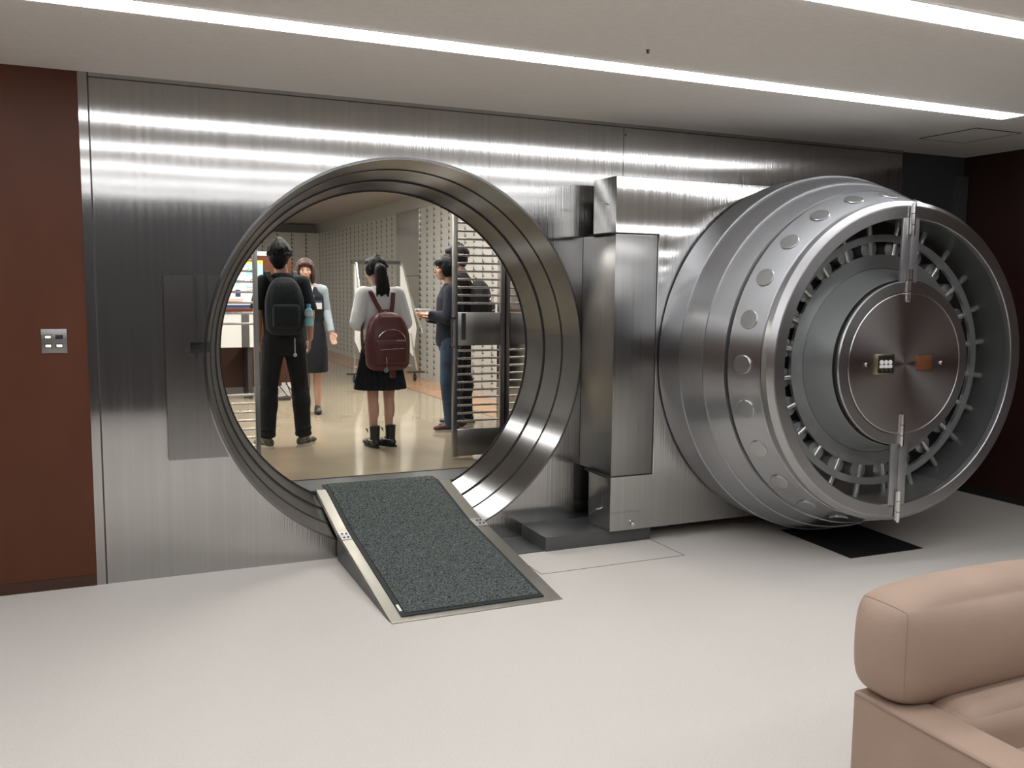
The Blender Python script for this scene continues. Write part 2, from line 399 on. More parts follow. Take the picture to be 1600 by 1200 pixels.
# ceiling strips
lab = ['long white ceiling light strip closest to the steel vault wall', 'second long white ceiling light strip from the vault wall, cut off at top right',
       'third long ceiling light strip from the vault wall, above and ahead of the camera', 'fourth long ceiling light strip from the vault wall, seen only in steel reflections',
       'fifth long ceiling light strip from the vault wall, nearest the dark far wall']
for y, l in zip(LY, lab):
    t = thing('ceiling_light_strip', l, 'light', (LX0, y, CEIL))
    mesh('diffuser', MB().box((LX0, y-LW+.006, CEIL-.006), (LX1-.006, y+LW-.006, CEIL+.03)), 'lamp', t)
    mesh('housing', MB().box((LX0, y-LW, CEIL-.002), (LX1, y-LW+.006, CEIL+.03)).box((LX0, y+LW-.006, CEIL-.002), (LX1, y+LW, CEIL+.03)).box((LX1-.005, y-LW, CEIL-.002), (LX1, y+LW, CEIL+.03)), 'lamp_frame', t)
# ceiling hatch and sprinkler
t = thing('ceiling_hatch', 'flat square access hatch in the ceiling above the open vault door', 'hatch', (5.58, -.71, CEIL))
a = (5.376, -.94, 5.80, -.477)
mb = MB().box((a[0], a[1], CEIL-.003), (a[2], a[3], CEIL-.0005)); mesh('hatch_panel', mb, 'ceiling', t)
mb = MB()
for q in ((a[0]-.008, a[1]-.008, a[2]+.008, a[1]), (a[0]-.008, a[3], a[2]+.008, a[3]+.008), (a[0]-.008, a[1], a[0], a[3]), (a[2], a[1], a[2]+.008, a[3])):
    mb.box((q[0], q[1], CEIL-.004), (q[2], q[3], CEIL-.0005))
mesh('hatch_frame', mb, 'dark_metal', t)
mb = MB().cyl((2.318, -1.654, CEIL-.012), (2.318, -1.654, CEIL), .004, 10).cyl((2.318, -1.654, CEIL-.003), (2.318, -1.654, CEIL), .009, 14).cyl((2.318, -1.654, CEIL-.015), (2.318, -1.654, CEIL-.012), .008, 12)
tag(mesh('sprinkler_head', mb, 'dark_metal'), 'tiny dark sprinkler head on the ceiling between the light strips', 'sprinkler')

# switch plate
t = thing('switch_plate', 'square steel plate with four small buttons on the brown wall', 'switch', (-.283, 0, 1.354))
mesh('plate', MB().box((-.345, -.006, 1.290), (-.222, 0, 1.418)), 'gate_steel', t, bevel=.0015)
for i, (dx, dz) in enumerate(((-.029, .022), (.024, .022), (-.029, -.025), (.024, -.025))):
    x, z = -.283+dx, 1.354+dz
    b_ = mesh('button', MB().box((x-.014, -.010, z-.007), (x+.014, -.005, z+.007)), 'black' if i == 1 else 'button', t, bevel=.001)
    if i == 1: b_['label'] = 'dark unlit button'
    mesh('button_frame', MB().box((x-.018, -.0075, z-.011), (x+.018, -.0055, z+.011)), 'black', b_)

# ================================================================== ring of the opening
t = thing('vault_door_frame', 'round stepped steel frame of the open vault doorway', 'door frame', (CX, .3, CZ-1.2))
B = [(0, 1.200, .185, 1.162), (.195, 1.156, .375, 1.116), (.385, 1.106, .575, 1.068)]
for i, (y0, ra, y1, rb) in enumerate(B):
    mb = MB(); mb.lathe_y([(ra, y0-(.006 if i == 0 else 0)), (rb, y1), (rb+.06, y1), (ra+(.012 if i == 0 else .03), y0-(.006 if i == 0 else 0))], (CX, CZ), 160)
    o = mesh('frame_ring', mb, 'ring_steel', t, smooth=True)
    for v in o.data.vertices: v.co -= Vector((0, -.3, 1.2))
    o.location = (0, -.3, 1.2)
mb = MB()
for (y, r) in ((.185, 1.166), (.375, 1.116), (.5755, 1.068)):
    mb.lathe_y([(r-.008, y+.001), (r-.008, y+.0095), (r+.02, y+.0095), (r+.02, y+.001)], (CX, CZ), 160)
mesh('ring_groove', mb, 'groove', t, smooth=True)

# raised steel plate left of the ring
t = thing('raised_wall_plate', 'tall raised steel plate with a small slot left of the round doorway', 'plate', (.5, 0, .68))
mb = MB(); px0, px1, pz0, pz1, sx0, sx1, sz0, sz1 = .266, .62, .68, 1.709, .395, .489, 1.279, 1.338
arc = []
def plate(z0, z1, x0):
    n = 24; L = []
    for k in range(n+1):
        z = z0+(z1-z0)*k/n; d = 1.222**2-(z-CZ)**2; L.append((min(CX-math.sqrt(d), sx1 if (sz0 <= (z0+z1)/2 <= sz1) else 9), z))
    mb.prism([(x0, z1), (x0, z0)]+L, 'y', -.045, 0)
plate(pz0, sz0, px0); plate(sz1, pz1, px0)
mb.box((px0, -.045, sz0), (sx0, 0, sz1))
mesh('plate_body', mb, 'post_steel', t)
mesh('slot', MB().box((sx0, -.006, sz0), (sx1+.02, -.001, sz1)), 'groove', t)

# ================================================================== hinge / crane assembly
t = thing('hinge_base_block', 'low flat steel block on the floor under the hinge post', 'block', (2.85, -.2, 0))
mesh('block_body', MB().box((2.458, -.372, 0), (3.235, 0, .092)), 'base_steel', t, bevel=.002)
tag(mesh('floor_plate', MB().box((2.159, -.36, 0), (2.457, 0, .006)), 'base_steel'), 'dark steel plate on the floor between ramp and hinge block', 'plate')
t = thing('hinge_assembly', 'huge steel hinge post and slab carrying the open round door', 'hinge', (3.4, -.2, .1))
mesh('carrier_slab', MB().box((2.893, -.42, .095), (4.75, -.13, 2.358)), 'wall_steel', t, bevel=.003)
mesh('wall_bracket', MB().box((3.3, -.13, .3), (4.6, -.004, 2.2)), 'dark_metal', t)
mesh('hinge_post', MB().box((2.889, -.428, .462), (3.196, -.004, 2.000)), 'post_steel', t, bevel=.003)
mesh('post_gap', MB().box((2.86, -.422, .452), (3.215, -.12, .461)).box((2.86, -.422, 2.001), (3.215, -.12, 2.010)).box((3.198, -.4215, .452), (3.206, -.40, 2.010)), 'groove', t)
mesh('post_edge', MB().box((3.206, -.4235, .452), (3.212, -.41, 2.010)), 'chrome', t)
def small_bolt(x, y, z, d, r=.012):
    d = Vector(d); p = Vector((x, y, z)); b = MB().cyl(p, p+d*.02, r, 12); b.cyl(p+d*.012, p+d*.03, r*.6, 10); return mesh('bolt', b, 'chrome', t, smooth=True)
small_bolt(3.055, -.42, .135, (0, -1, 0), .015); small_bolt(2.893, -.28, .215, (-1, 0, 0), .006); small_bolt(2.893, -.29, 2.2, (-1, 0, 0), .007)

# ================================================================== the open vault door
AL = -.06
door = thing('vault_door', 'enormous round steel vault door standing open with glass covered bolt mechanism', 'vault door', (4.375, -.9, .05), AL)
DZ = 1.227-.05
c0 = (0, DZ)
def shell(name, prof, m, parent=door, n=160, **k):
    o = mesh(name, MB().lathe_y(prof, c0, n), m, parent, smooth=True, local=True, angle=12, **k); return recentre(o, 0, 0, DZ)
def recentre(o, x, y, z):
    d = Vector((x, y, z)); 
    for v in o.data.vertices: v.co -= d
    o.location = d; return o
# local y = -(distance along the door axis)
shell('outer_flange', [(0, .40), (1.172, .40), (1.177, .395), (1.179, .144), (0, .144)], 'door_steel')
shell('door_step', [(0.6, .15), (1.172, .15), (1.172, .144), (1.119, -.023), (.6, -.023)], 'door_steel')
shell('door_step', [(0.6, -.02), (1.111, -.02), (1.111, -.023), (1.056, -.16), (.6, -.16)], 'door_steel')
shell('seal_groove', [(0.6, -.15), (1.028, -.15), (1.028, -.182), (.6, -.182)], 'groove')
BR0, BS0, BR1, BS1 = 1.046, .180, .968, .383
shell('bolt_band', [(.90, -BS0), (BR0-.006, -BS0), (BR0, -BS0-.006), (BR1, -BS1), (BR1-.01, -BS1-.004), (.90, -BS1-.004)], 'door_steel')
shell('face_groove', [(.88, -.36), (.945, -.36), (.945, -.400), (.88, -.400)], 'dark_metal')
o = shell('face_rim', [(.862, -.44), (.93, -.40), (.962, -.395), (.966, -.402), (.966, -.447), (.938, -.478), (.930, -.480), (.866, -.480), (.862, -.476)], 'rim_steel')
# bolts round the band
nrm = Vector((BS1-BS0, 0, 0)); sl = math.atan2(BR0-BR1, BS1-BS0)
bolt0 = None
for k in range(24):
    a = 2*PI*(k+BOLT_PH)/24 if 'BOLT_PH' in globals() else 2*PI*k/24
    rm, sm = (BR0+BR1)/2, (BS0+BS1)/2
    rad = Vector((math.cos(a), 0, math.sin(a))); nn = rad*math.cos(sl)+Vector((0, -1, 0))*math.sin(sl)
    if bolt0 is None:
        mbb = MB(); d, x, y = mbb.frame((0, 0, 1)); mbb.lathe_y([(0, -.02), (.056, -.02), (.056, .0075), (.053, .010), (0, .010)], (0, 0), 36)
        bolt0 = mesh('locking_bolt', mbb, 'bolt_steel', door, smooth=True, local=True); bo = bolt0
        bolt0.data.polygons.foreach_set('use_smooth', [True]*len(bolt0.data.polygons))
    else:
        bo = bolt0.copy(); C.objects.link(bo); bo.parent = door
    bo.location = rad*rm+Vector((0, -sm, DZ)); bo.rotation_mode = 'QUATERNION'; bo.rotation_quaternion = Vector((0, 1, 0)).rotation_difference(nn)
# mechanism under the glass
shell('mechanism_plate', [(.45, -.06), (.90, -.06), (.90, -.085), (.45, -.085)], 'dark_metal')
shell('inner_wall', [(.90, -.08), (.90, -.44), (.868, -.44), (.868, -.08)], 'inner_dark')
shell('mechanism_ring', [(.735, -.265), (.778, -.265), (.778, -.290), (.735, -.290)], 'mech_steel')
shell('mechanism_ring', [(.575, -.245), (.658, -.245), (.658, -.270), (.575, -.270)], 'mech_steel')
r0 = d0 = j0 = None
for k in range(24):
    a = 2*PI*(k+.5)/24; rad = Vector((math.cos(a), 0, math.sin(a))); q = Matrix.Rotation(-a, 4, 'Y')
    if k == 0:
        r0 = mesh('radial_rod', MB().cyl((.62, -.045, 0), (.875, -.045, 0), .019, 16), 'rod_steel', door, smooth=True, local=True)
        d0 = mesh('bolt_block', MB().cyl((.695, .12, 0), (.695, -.035, 0), .060, 28), 'mech_steel', door, bevel=.003, local=True)
        d0['label'] = 'round steel block behind the mechanism ring'
        j0 = mesh('link_bracket', MB().box((.70, -.02, -.02), (.738, .02, .02)), 'gate_bar', door, bevel=.004, local=True)
    else:
        for s_ in (r0, d0, j0):
            n_ = s_.copy(); C.objects.link(n_); n_.parent = door
            n_.location = (0, -.205, DZ); n_.rotation_euler = (0, -a, 0)
for s_ in (r0, d0, j0): s_.location = (0, -.205, DZ); s_.rotation_euler = (0, -PI/24, 0)
r1 = None
for k in range(12):
    a = 2*PI*(k+.25)/12
    if k == 0: r1 = mesh('guide_roller', MB().cyl((.585, .10, 0), (.585, -.02, 0), .038, 24), 'mech_steel', door, bevel=.003, local=True); o = r1
    elif k < 12: o = r1.copy(); C.objects.link(o); o.parent = door
    o.location = (0, -.235, DZ); o.rotation_euler = (0, -a, 0)
g1 = None
for k in range(5):
    a = 2*PI*(10.2+k*.9)/24
    if k == 0: g1 = mesh('brass_link', MB().cyl((.815, .0, 0), (.815, -.03, 0), .034, 20), 'brass', door, bevel=.002, local=True); o = g1
    else: o = g1.copy(); C.objects.link(o); o.parent = door
    o.location = (0, -.22, DZ); o.rotation_euler = (0, -a, 0)
# hub
shell('hub', [(.40, -.14), (.575, -.14), (.572, -.27), (.505, -.445), (.40, -.445)], 'hub_steel')
shell('hub_seal', [(.40, -.43), (.502, -.43), (.502, -.462), (.40, -.462)], 'groove')
o = shell('hub_collar', [(.425, -.455), (.490, -.455), (.494, -.462), (.494, -.478), (.488, -.486), (.430, -.486), (.425, -.480)], 'rim_steel')
o = shell('hub_cap', [(0, -.44), (.4235, -.44), (.4235, -.486), (.419, -.489), (0, -.489)], 'face_steel')
# glass covers: two halves divided by the upright bars
def half(sgn):
    n = 60; x0 = .062; pts = []
    mbg = MB(); ro, ri = .870, .490
    a0 = math.asin(x0/ro); b0 = math.asin(x0/ri); vs = []
    for yy in (-.472, -.466):
        for k in range(n+1):
            t_ = k/n; ao = -PI/2+a0+(PI-2*a0)*t_; ai = -PI/2+b0+(PI-2*b0)*t_
            for r, a_ in ((ro, ao), (ri, ai)): vs.append((sgn*r*math.cos(a_), yy, DZ+r*math.sin(a_)))
    m = 2*(n+1); fs = []
    for k in range(n):
        a = 2*k; fs += [(a, a+1, a+3, a+2), (m+a, m+a+2, m+a+3, m+a+1), (a, a+2, m+a+2, m+a), (a+1, m+a+1, m+a+3, a+3)]
    fs += [(0, m, m+1, 1), (2*n, 2*n+1, m+2*n+1, m+2*n)]
    return mbg.add(vs, fs)
for sg in (-1, 1): mesh('glass_cover', half(sg), 'glass', door, local=True)
for sg in (-1, 1):
    z0, z1 = (.478, .880) if sg > 0 else (-.880, -.478)
    mesh('centre_bar', MB().box((-.062, -.480, DZ+z0), (-.001, -.462, DZ+z1)).box((.001, -.480, DZ+z0), (.062, -.462, DZ+z1)), 'mech_steel', door, local=True, bevel=.002)
for zc in (.86, .47, -.40, -.87):
    mb = MB()
    for k in range(3): mb.cyl((0, -.498, DZ+zc-.1+k*.066), (0, -.498, DZ+zc-.1+k*.066+.062), .010, 12)
    mb.box((-.018, -.495, DZ+zc-.09), (.018, -.485, DZ+zc+.09))
    mesh('hinge', mb, 'chrome', door, local=True, smooth=True)
# time lock window and brown plate on the cap
lock = mesh('time_lock_window', MB().box((-.225, -.502, DZ-.060), (-.092, -.488, DZ+.062)), 'brass', door, local=True, bevel=.003)
mesh('lock_glass', MB().box((-.215, -.506, DZ-.050), (-.102, -.502, DZ+.052)), 'black', lock, local=True)
for k in range(3):
    x = -.196+.032*k
    mesh('lock_dial', MB().cyl((x, -.507, DZ+.014), (x, -.511, DZ+.014), .014, 18).box((x-.014, -.512, DZ-.020), (x+.014, -.507, DZ-.002)), 'white', lock, local=True)
    mesh('lock_stud', MB().cyl((x+.004, -.507, DZ-.034), (x+.004, -.513, DZ-.034), .008, 12), 'brass', lock, local=True)
mesh('wood_plate', MB().box((.085, -.497, DZ-.040), (.200, -.488, DZ+.048)), 'wood_plate', door, local=True, bevel=.002)
for x in (-.285, .285):
    mesh('screw', MB().cyl((x, -.489, DZ), (x, -.498, DZ), .012, 14), 'chrome', door, local=True, smooth=True)
mesh('door_hanger', MB().cyl((-.3, .40, DZ), (-.3, .44, DZ), .35, 40), 'dark_metal', door, local=True)

# pit cover in the floor, hatch outline
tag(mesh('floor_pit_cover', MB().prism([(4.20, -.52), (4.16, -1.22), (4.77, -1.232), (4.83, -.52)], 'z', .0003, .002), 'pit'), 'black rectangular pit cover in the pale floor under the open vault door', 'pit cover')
mb = MB(); gw = .004
for q in ((2.24, -.770, 3.235, -.766), (2.236, -.770, 2.24, -.374), (3.231, -.766, 3.235, -.374)): mb.box((q[0], q[1], .0002), (q[2], q[3], .0012))
tag(mesh('floor_hatch_seam', mb, 'dark_metal'), 'thin dark outline of a floor hatch in front of the hinge block', 'hatch')

# ================================================================== ramp and mat
RX0, RX1 = 1.212, 2.157
RP = [(-1.18, .004), (-.03, .165), (.56, .300)]
t = thing('access_ramp', 'wedge shaped steel ramp leading up into the round vault doorway', 'ramp', (1.68, -.5, 0))
mb = MB().prism([(-1.18, 0), (-1.18, .004), (-.03, .165), (.58, .302), (.58, .27), (-.03, .13), (-.04, 0)], 'x', RX0, RX1)
mesh('ramp_body', mb, 'ramp_steel', t, bevel=.002)
for xs in (RX0-.004, RX1+.001): mesh('side_skirt', MB().prism([(-1.165, .0), (-.04, .155), (-.04, 0)], 'x', xs, xs+.003), 'base_steel', t)
hs = mesh('hinge_strip', MB().prism([(-.15, .1485), (-.15, .1515), (-.03, .1685), (-.03, .1655)], 'x', RX0, RX1), 'mech_steel', t)
for x in (RX0+.02, RX0+.045, RX1-.02, RX1-.045):
    for y in (-.12, -.065): mesh('rivet', MB().cyl((x, y, .15+(y+.15)*.14), (x, y, .157+(y+.15)*.14), .006, 10), 'dark_metal', hs)
mesh('bottom_edge', MB().box((RX0, -1.195, 0), (RX1, -1.178, .005)), 'ramp_steel', t)
def rz_(y):
    for (a, za), (b, zb) in zip(RP, RP[1:]):
        if y <= b: return za+(zb-za)*(y-a)/(b-a)
    return RP[-1][1]+.002
t = thing('entrance_mat', 'long speckled grey mat with black rubber border lying on the ramp', 'mat', (1.67, -.5, .1))
MX0, MX1, MY0, MY1 = 1.275, 2.070, -1.145, .700
def strip(x0, x1, y0, y1, h0, h1):
    n = 60; vs = []; fs = []
    for k in range(n+1):
        y = y0+(y1-y0)*k/n; z = rz_(y)+.002
        vs += [(x0, y, z+h0), (x1, y, z+h0), (x1, y, z+h1), (x0, y, z+h1)]
    for k in range(n):
        a = 4*k
        for j in range(4): fs.append((a+j, a+(j+1) % 4, a+4+(j+1) % 4, a+4+j))
    fs += [(0, 1, 2, 3), (4*n, 4*n+3, 4*n+2, 4*n+1)]
    return vs, fs
mb = MB(); mb.add(*strip(MX0, MX1, MY0, MY1, 0, .005)); mesh('rubber_border', mb, 'mat_edge', t)
mb = MB(); mb.add(*strip(MX0+.028, MX1-.022, MY0+.025, MY1-.008, .003, .010)); mesh('pile', mb, 'mat_pile', t)
mb = MB(); mb.add(*strip(MX0+.006, MX0+.02, MY0+.05, MY0+.12, .004, .0065)); mesh('care_label', mb, 'white', t)

# ================================================================== vault interior
FZ, VC = .30, 3.05
struct('floor_vault_threshold', MB().box((.36, .582, FZ-.03), (2.89, .93, FZ-.002)), 'base_steel')
struct('floor_vault', MB().box((-1.6, .95, FZ-.06), (3.66, 15.42, FZ)), 'vfloor')
struct('floor_vault_border', MB().box((3.66, .6, FZ-.06), (4.9, 15.42, FZ)), 'vborder')
struct('trim_7', MB().box((-1.6, .93, FZ-.06), (3.66, .95, FZ+.001)), 'groove')
struct('trim_8', MB().box((3.655, .95, FZ), (3.665, 14.8, FZ+.0015)), 'brown_dark')
struct('ceiling_vault', MB().box((-1.6, .58, VC), (4.9, 15.42, VC+.1)), 'vceil')
struct('wall_vault_front', MB().box((2.95, .58, FZ), (4.9, .62, VC)).box((-1.6, .58, FZ), (.3, .62, VC)).box((.3, .6, 2.5), (2.95, .64, VC)), 'vwall')
struct('wall_vault_right', MB().box((4.80, .6, FZ), (4.9, 15.42, VC)).box((4.262, 3.0, 2.842), (4.79, 15.29, VC)), 'vwall')
struct('wall_vault_left', MB().box((-1.7, .6, FZ-.06), (-1.6, 15.42, VC)), 'vwall')
struct('wall_vault_back', MB().box((-1.6, 15.3, FZ), (4.9, 15.42, VC)), 'vwall')
struct('door_jamb_right', MB().box((2.892, .584, FZ-.03), (2.97, 1.46, VC)), 'jamb_steel')
struct('door_jamb_left', MB().box((.28, .584, FZ-.03), (.355, 1.46, VC)), 'jamb_steel')
# vault lamps
for x, y0, y1, l in ((1.55, 1.9, 6.2, 'ceiling light strip above the visitors inside the vault'), (-.6, 2.0, 13.5, 'long ceiling light strip over the left side of the vault'), (3.0, 2.2, 6.4, 'ceiling light strip beside the deposit boxes inside the vault')):
    t = thing('vault_light_strip', l, 'light', (x, y0, VC))
    mesh('diffuser', MB().box((x-.11, y0, VC-.025), (x+.11, y1, VC-.012)), 'vault_lamp', t)
    mesh('housing', MB().box((x-.13, y0-.02, VC-.012), (x+.13, y1+.02, VC)), 'lamp_frame', t)

# deposit box cabinets
BX, PITCH_Y, PITCH_Z, Z0 = 4.262, .3115, .0877, .375
NR = 28
mb = MB(); mb.box((0, .002, 0), (.52, PITCH_Y-.002, 2.54)); body0 = mb
def box_door():
    b = MB(); b.box((-.004, .003, .0015), (0, PITCH_Y-.003, PITCH_Z-.0015)); b.mi = 1
    b.box((-.0065, PITCH_Y-.024, .016), (-.004, PITCH_Y-.005, .070)); b.cyl((-.004, PITCH_Y-.055, .032), (-.007, PITCH_Y-.060, .032), .010, 8); return b
near = [7.655-PITCH_Y*(k+1) for k in range(15)]; far = [8.835+PITCH_Y*k for k in range(19)]
bodyobj = None; doorobj = None
for y in near:
    t = thing('deposit_box_cabinet', 'tall steel cabinet column of small deposit boxes, nearer than the blank panel', 'cabinet', (BX, y, FZ), 0, 'deposit box columns between the gate and the blank steel panel')
    if bodyobj is None: bodyobj = mesh('cabinet_body', body0, 'box_steel', t, local=True); b_ = bodyobj
    else: b_ = bodyobj.copy(); C.objects.link(b_); b_.parent = t
    for r in range(NR):
        if doorobj is None: doorobj = mesh('box_door', box_door(), ['box_steel', 'black'], t, local=True); d_ = doorobj
        else: d_ = doorobj.copy(); C.objects.link(d_); d_.parent = t
        d_.location = (0, 0, Z0-FZ+r*PITCH_Z)
full = MB(); full.box((0, .002, 0), (.52, PITCH_Y-.002, 2.54))
for r in range(NR):
    z = Z0-FZ+r*PITCH_Z; full.mi = 0; full.box((-.004, .003, z+.0015), (0, PITCH_Y-.003, z+PITCH_Z-.0015)); full.mi = 1
    full.box((-.0065, PITCH_Y-.024, z+.016), (-.004, PITCH_Y-.005, z+.070)); full.box((-.0065, PITCH_Y-.062, z+.024), (-.004, PITCH_Y-.048, z+.040))
fo = None
for y in far:
    if fo is None: fo = mesh('deposit_box_cabinet', full, ['box_steel', 'black']); o = fo
    else: o = fo.copy(); C.objects.link(o)
    o.location = (BX, y, FZ); tag(o, 'distant steel column of small deposit boxes beyond the blank panel', 'cabinet', 'deposit box columns beyond the blank steel panel')
for k in range(8):
    o = fo.copy(); C.objects.link(o); o.location = (4.2-.3115*k, 15.08-.54, FZ); o.rotation_euler = (0, 0, PI/2)
    o.location = (4.262-.3115*k, 14.76, FZ)
    tag(o, 'steel deposit box column against the far end wall of the vault', 'cabinet', 'deposit box columns on the far end wall')
t = thing('blank_steel_panel', 'blank brushed steel door panel between the two runs of deposit boxes', 'panel', (BX, 8.24, FZ))
mesh('upper_panel', MB().box((BX-.02, 7.66, 1.845), (4.78, 8.83, 2.83)), 'blank_steel', t)
mesh('lower_panel', MB().box((BX-.02, 7.66, FZ), (4.78, 8.83, 1.838)), 'blank_steel', t)
mesh('panel_handle', MB().box((BX-.05, 7.75, 1.28), (BX-.02, 8.0, 1.32)), 'chrome', t)

# grille gate leaves
def gate(name, label, x0, x1, post_left, y=1.31):
    t = thing(name, label, 'gate', ((x0+x1)/2, y, FZ))
    top = 2.75
    for xx in (x0, x1):
        mesh('post', MB().box((xx-.018, y-.02, FZ+.015), (xx+.018, y+.02, top)), 'gate_steel', t, bevel=.002)
    mesh('top_rail', MB().box((x0, y-.015, top-.05), (x1, y+.015, top)), 'gate_steel', t)
    mesh('kick_plate', MB().box((x0+.021, y-.012, FZ+.02), (x1-.021, y+.012, .535)), 'gate_steel', t, bevel=.002)
    lp = mesh('lock_panel', MB().box((x0+.021, y-.018, 1.205), (x1-.021, y+.018, 1.465)), 'gate_steel', t, bevel=.002)
    mesh('lock_plate', MB().box((x0+.05, y-.024, 1.25), (x0+.085, y-.018, 1.46)), 'dark_metal', lp)
    z = .60
    while z < top-.06:
        if not (1.17 < z < 1.49): mesh('bar', MB().cyl((x0+.02, y, z), (x1-.02, y, z), .0085, 12), 'gate_bar', t, smooth=True)
        z += .0625
    return t
g = gate('grille_gate', 'barred steel gate leaf with lock panel at the right of the doorway', 2.465, 2.870, True)
mb = MB().tube([(2.455, 1.30, 1.42), (2.425, 1.27, 1.42), (2.425, 1.27, 1.20), (2.455, 1.30, 1.20)], .008, 10).cyl((2.46, 1.30, 1.42), (2.42, 1.27, 1.42), .014).cyl((2.46, 1.30, 1.2), (2.42, 1.27, 1.2), .014)
mesh('pull_handle', mb, 'chrome', g, smooth=True)
g = thing('side_grille', 'barred steel side grille at the left of the doorway', 'gate', (.66, 1.31, FZ))
for xx in (.40, .945): mesh('post', MB().box((xx-.016, 1.29, FZ), (xx+.016, 1.33, 2.75)), 'gate_steel', g, bevel=.002)
z = .375
while z < 2.7:
    if not (.92 < z < 1.5) or z > 1.35 : mesh('bar', MB().cyl((.41, 1.31, z), (.935, 1.31, z), .0085, 12), 'gate_bar', g, smooth=True)
    z += .0625 if z < 1.3 else .075

# ================================================================== furniture seen inside the vault
BY = 6.45
t = thing('notice_partition', 'red brown partition board with a white top rail behind the desk', 'partition', (1.4, BY, FZ))
mesh('board', MB().box((.7, BY, FZ+.12), (2.13, BY+.05, 2.045)), 'brown', t)
mesh('top_rail', MB().box((.7, BY-.005, 2.045), (2.13, BY+.055, 2.10)), 'white_board', t)
mesh('base_rail', MB().box((.7, BY+.001, FZ), (2.13, BY+.05, FZ+.12)), 'white_board', t)
# poster with speech bubble
t = thing('poster', 'tall light blue poster with a yellow top and a speech bubble', 'poster', (1.66, BY, 1.6))
px0, px1, pz0, pz1 = 1.46, 1.775, 1.42, 1.985
mesh('sheet', MB().box((px0, BY-.004, pz0), (px1, BY-.001, pz1)), 'poster_blue', t)
mesh('header', MB().box((px0, BY-.006, pz1-.045), (px1, BY-.004, pz1)), 'poster_yellow', t)
mesh('speech_bubble', MB().add([(1.655+.125*math.cos(a), BY-.007+d, 1.725+.070*math.sin(a)) for d in (0, .003) for a in [2*PI*k/32 for k in range(32)]], [tuple(range(32)), tuple(range(32, 64))]+[(k, (k+1) % 32, 32+(k+1) % 32, 32+k) for k in range(32)]), 'white', t)
mesh('lower_panel', MB().box((px0, BY-.006, pz0), (px1, BY-.004, 1.63)), 'white', t)
def text(body, x, z, size, m, parent, y, depth=.001):
    cu = bpy.data.curves.new('text', 'FONT'); cu.body = body; cu.size = size; cu.align_x = 'CENTER'; cu.align_y = 'CENTER'; cu.extrude = depth
    o = bpy.data.objects.new('text', cu); C.objects.link(o)
    dg = bpy.context.evaluated_depsgraph_get(); me = bpy.data.meshes.new_from_object(o.evaluated_get(dg)); bpy.data.objects.remove(o)
    p = parent
    while p.parent: p = p.parent
    me.transform(Matrix.Translation(Vector((x, y, z))-Vector(p.location)) @ Matrix.Rotation(PI/2, 4, 'X'))
    me.materials.clear(); me.materials.append(M[m]); me.name = 'lettering'
    o = bpy.data.objects.new('lettering', me); C.objects.link(o); o.parent = parent; return o
text('せんか', 1.60, 1.855, .062, 'ink', t, BY-.009)
text('時代', 1.655, 1.725, .05, 'ink', t, BY-.010)
text('体験 金庫', 1.655, 1.595, .045, 'ink', t, BY-.009)
# leaflet display board on the desk
DY = 6.10
t = thing('leaflet_display', 'white leaflet board with small colour pictures behind the left grille', 'display board', (1.15, DY, 1.4))
mesh('board', MB().box((.75, DY, 1.43), (1.52, DY+.03, 1.98)), 'white', t)
mesh('navy_base', MB().box((.72, DY-.03, 1.395), (1.56, DY+.04, 1.43)), 'navy_strip', t)
cols = ['black', 'navy_strip', 'olive', 'brown_dark', 'poster_blue', 'olive', 'white_board', 'navy_strip']
for i in range(6):
    for j in range(3):
        x = .80+i*.118; z = 1.53+j*.135
        mesh('picture', MB().box((x, DY-.005, z), (x+.060, DY-.001, z+.085)), cols[(i*3+j*5) % 8], t)
for k in range(2): mesh('text_line', MB().box((.82, DY-.004, 1.468+k*.022), (1.48, DY-.001, 1.476+k*.022)), 'ink_red', t)
t = thing('desk', 'dark brown desk with pale front boards behind the left grille', 'desk', (1.1, 5.9, FZ))
mesh('desk_top', MB().box((.65, 5.75, 1.335), (1.56, 6.3, 1.392)), 'brown', t)
mesh('front_panel', MB().box((.65, 5.76, .93), (1.41, 5.79, 1.332)), 'white_board', t)
mesh('front_panel', MB().box((1.50, 5.76, .93), (1.555, 5.79, 1.332)), 'white_board', t)
mesh('panel_post', MB().box((1.415, 5.75, .93), (1.455, 5.80, 1.332)).box((1.455, 5.765, .93), (1.5, 5.80, 1.332)), 'gate_steel', t)
mesh('leg', MB().box((.68, 5.8, FZ), (.73, 6.25, .93)), 'dark_metal', t); mesh('leg', MB().box((1.48, 5.8, FZ), (1.53, 6.25, .93)), 'dark_metal', t)
mesh('back_panel', MB().box((.65, 6.25, FZ+.1), (1.95, 6.3, 1.0)), 'brown_dark', t)
mb = MB()
for k in range(4):
    x = 1.86+.05*k; mb.tube([(x, 6.0, .95), (x+.03, 6.0, .7), (x+.06*(k % 2), 5.98, .45), (x+.09, 5.85, .315), (x-.1+.05*k, 5.7, .308)], .007, 6)
tag(mesh('power_cables', mb, 'black', smooth=True), 'bundle of dark cables hanging to the vault floor under the brown partition', 'cable')
tag(mesh('power_strip', MB().box((1.78, 5.52, FZ), (1.93, 5.58, FZ+.04)), 'dark_metal', bevel=.004), 'small dark power strip on the vault floor', 'power strip')
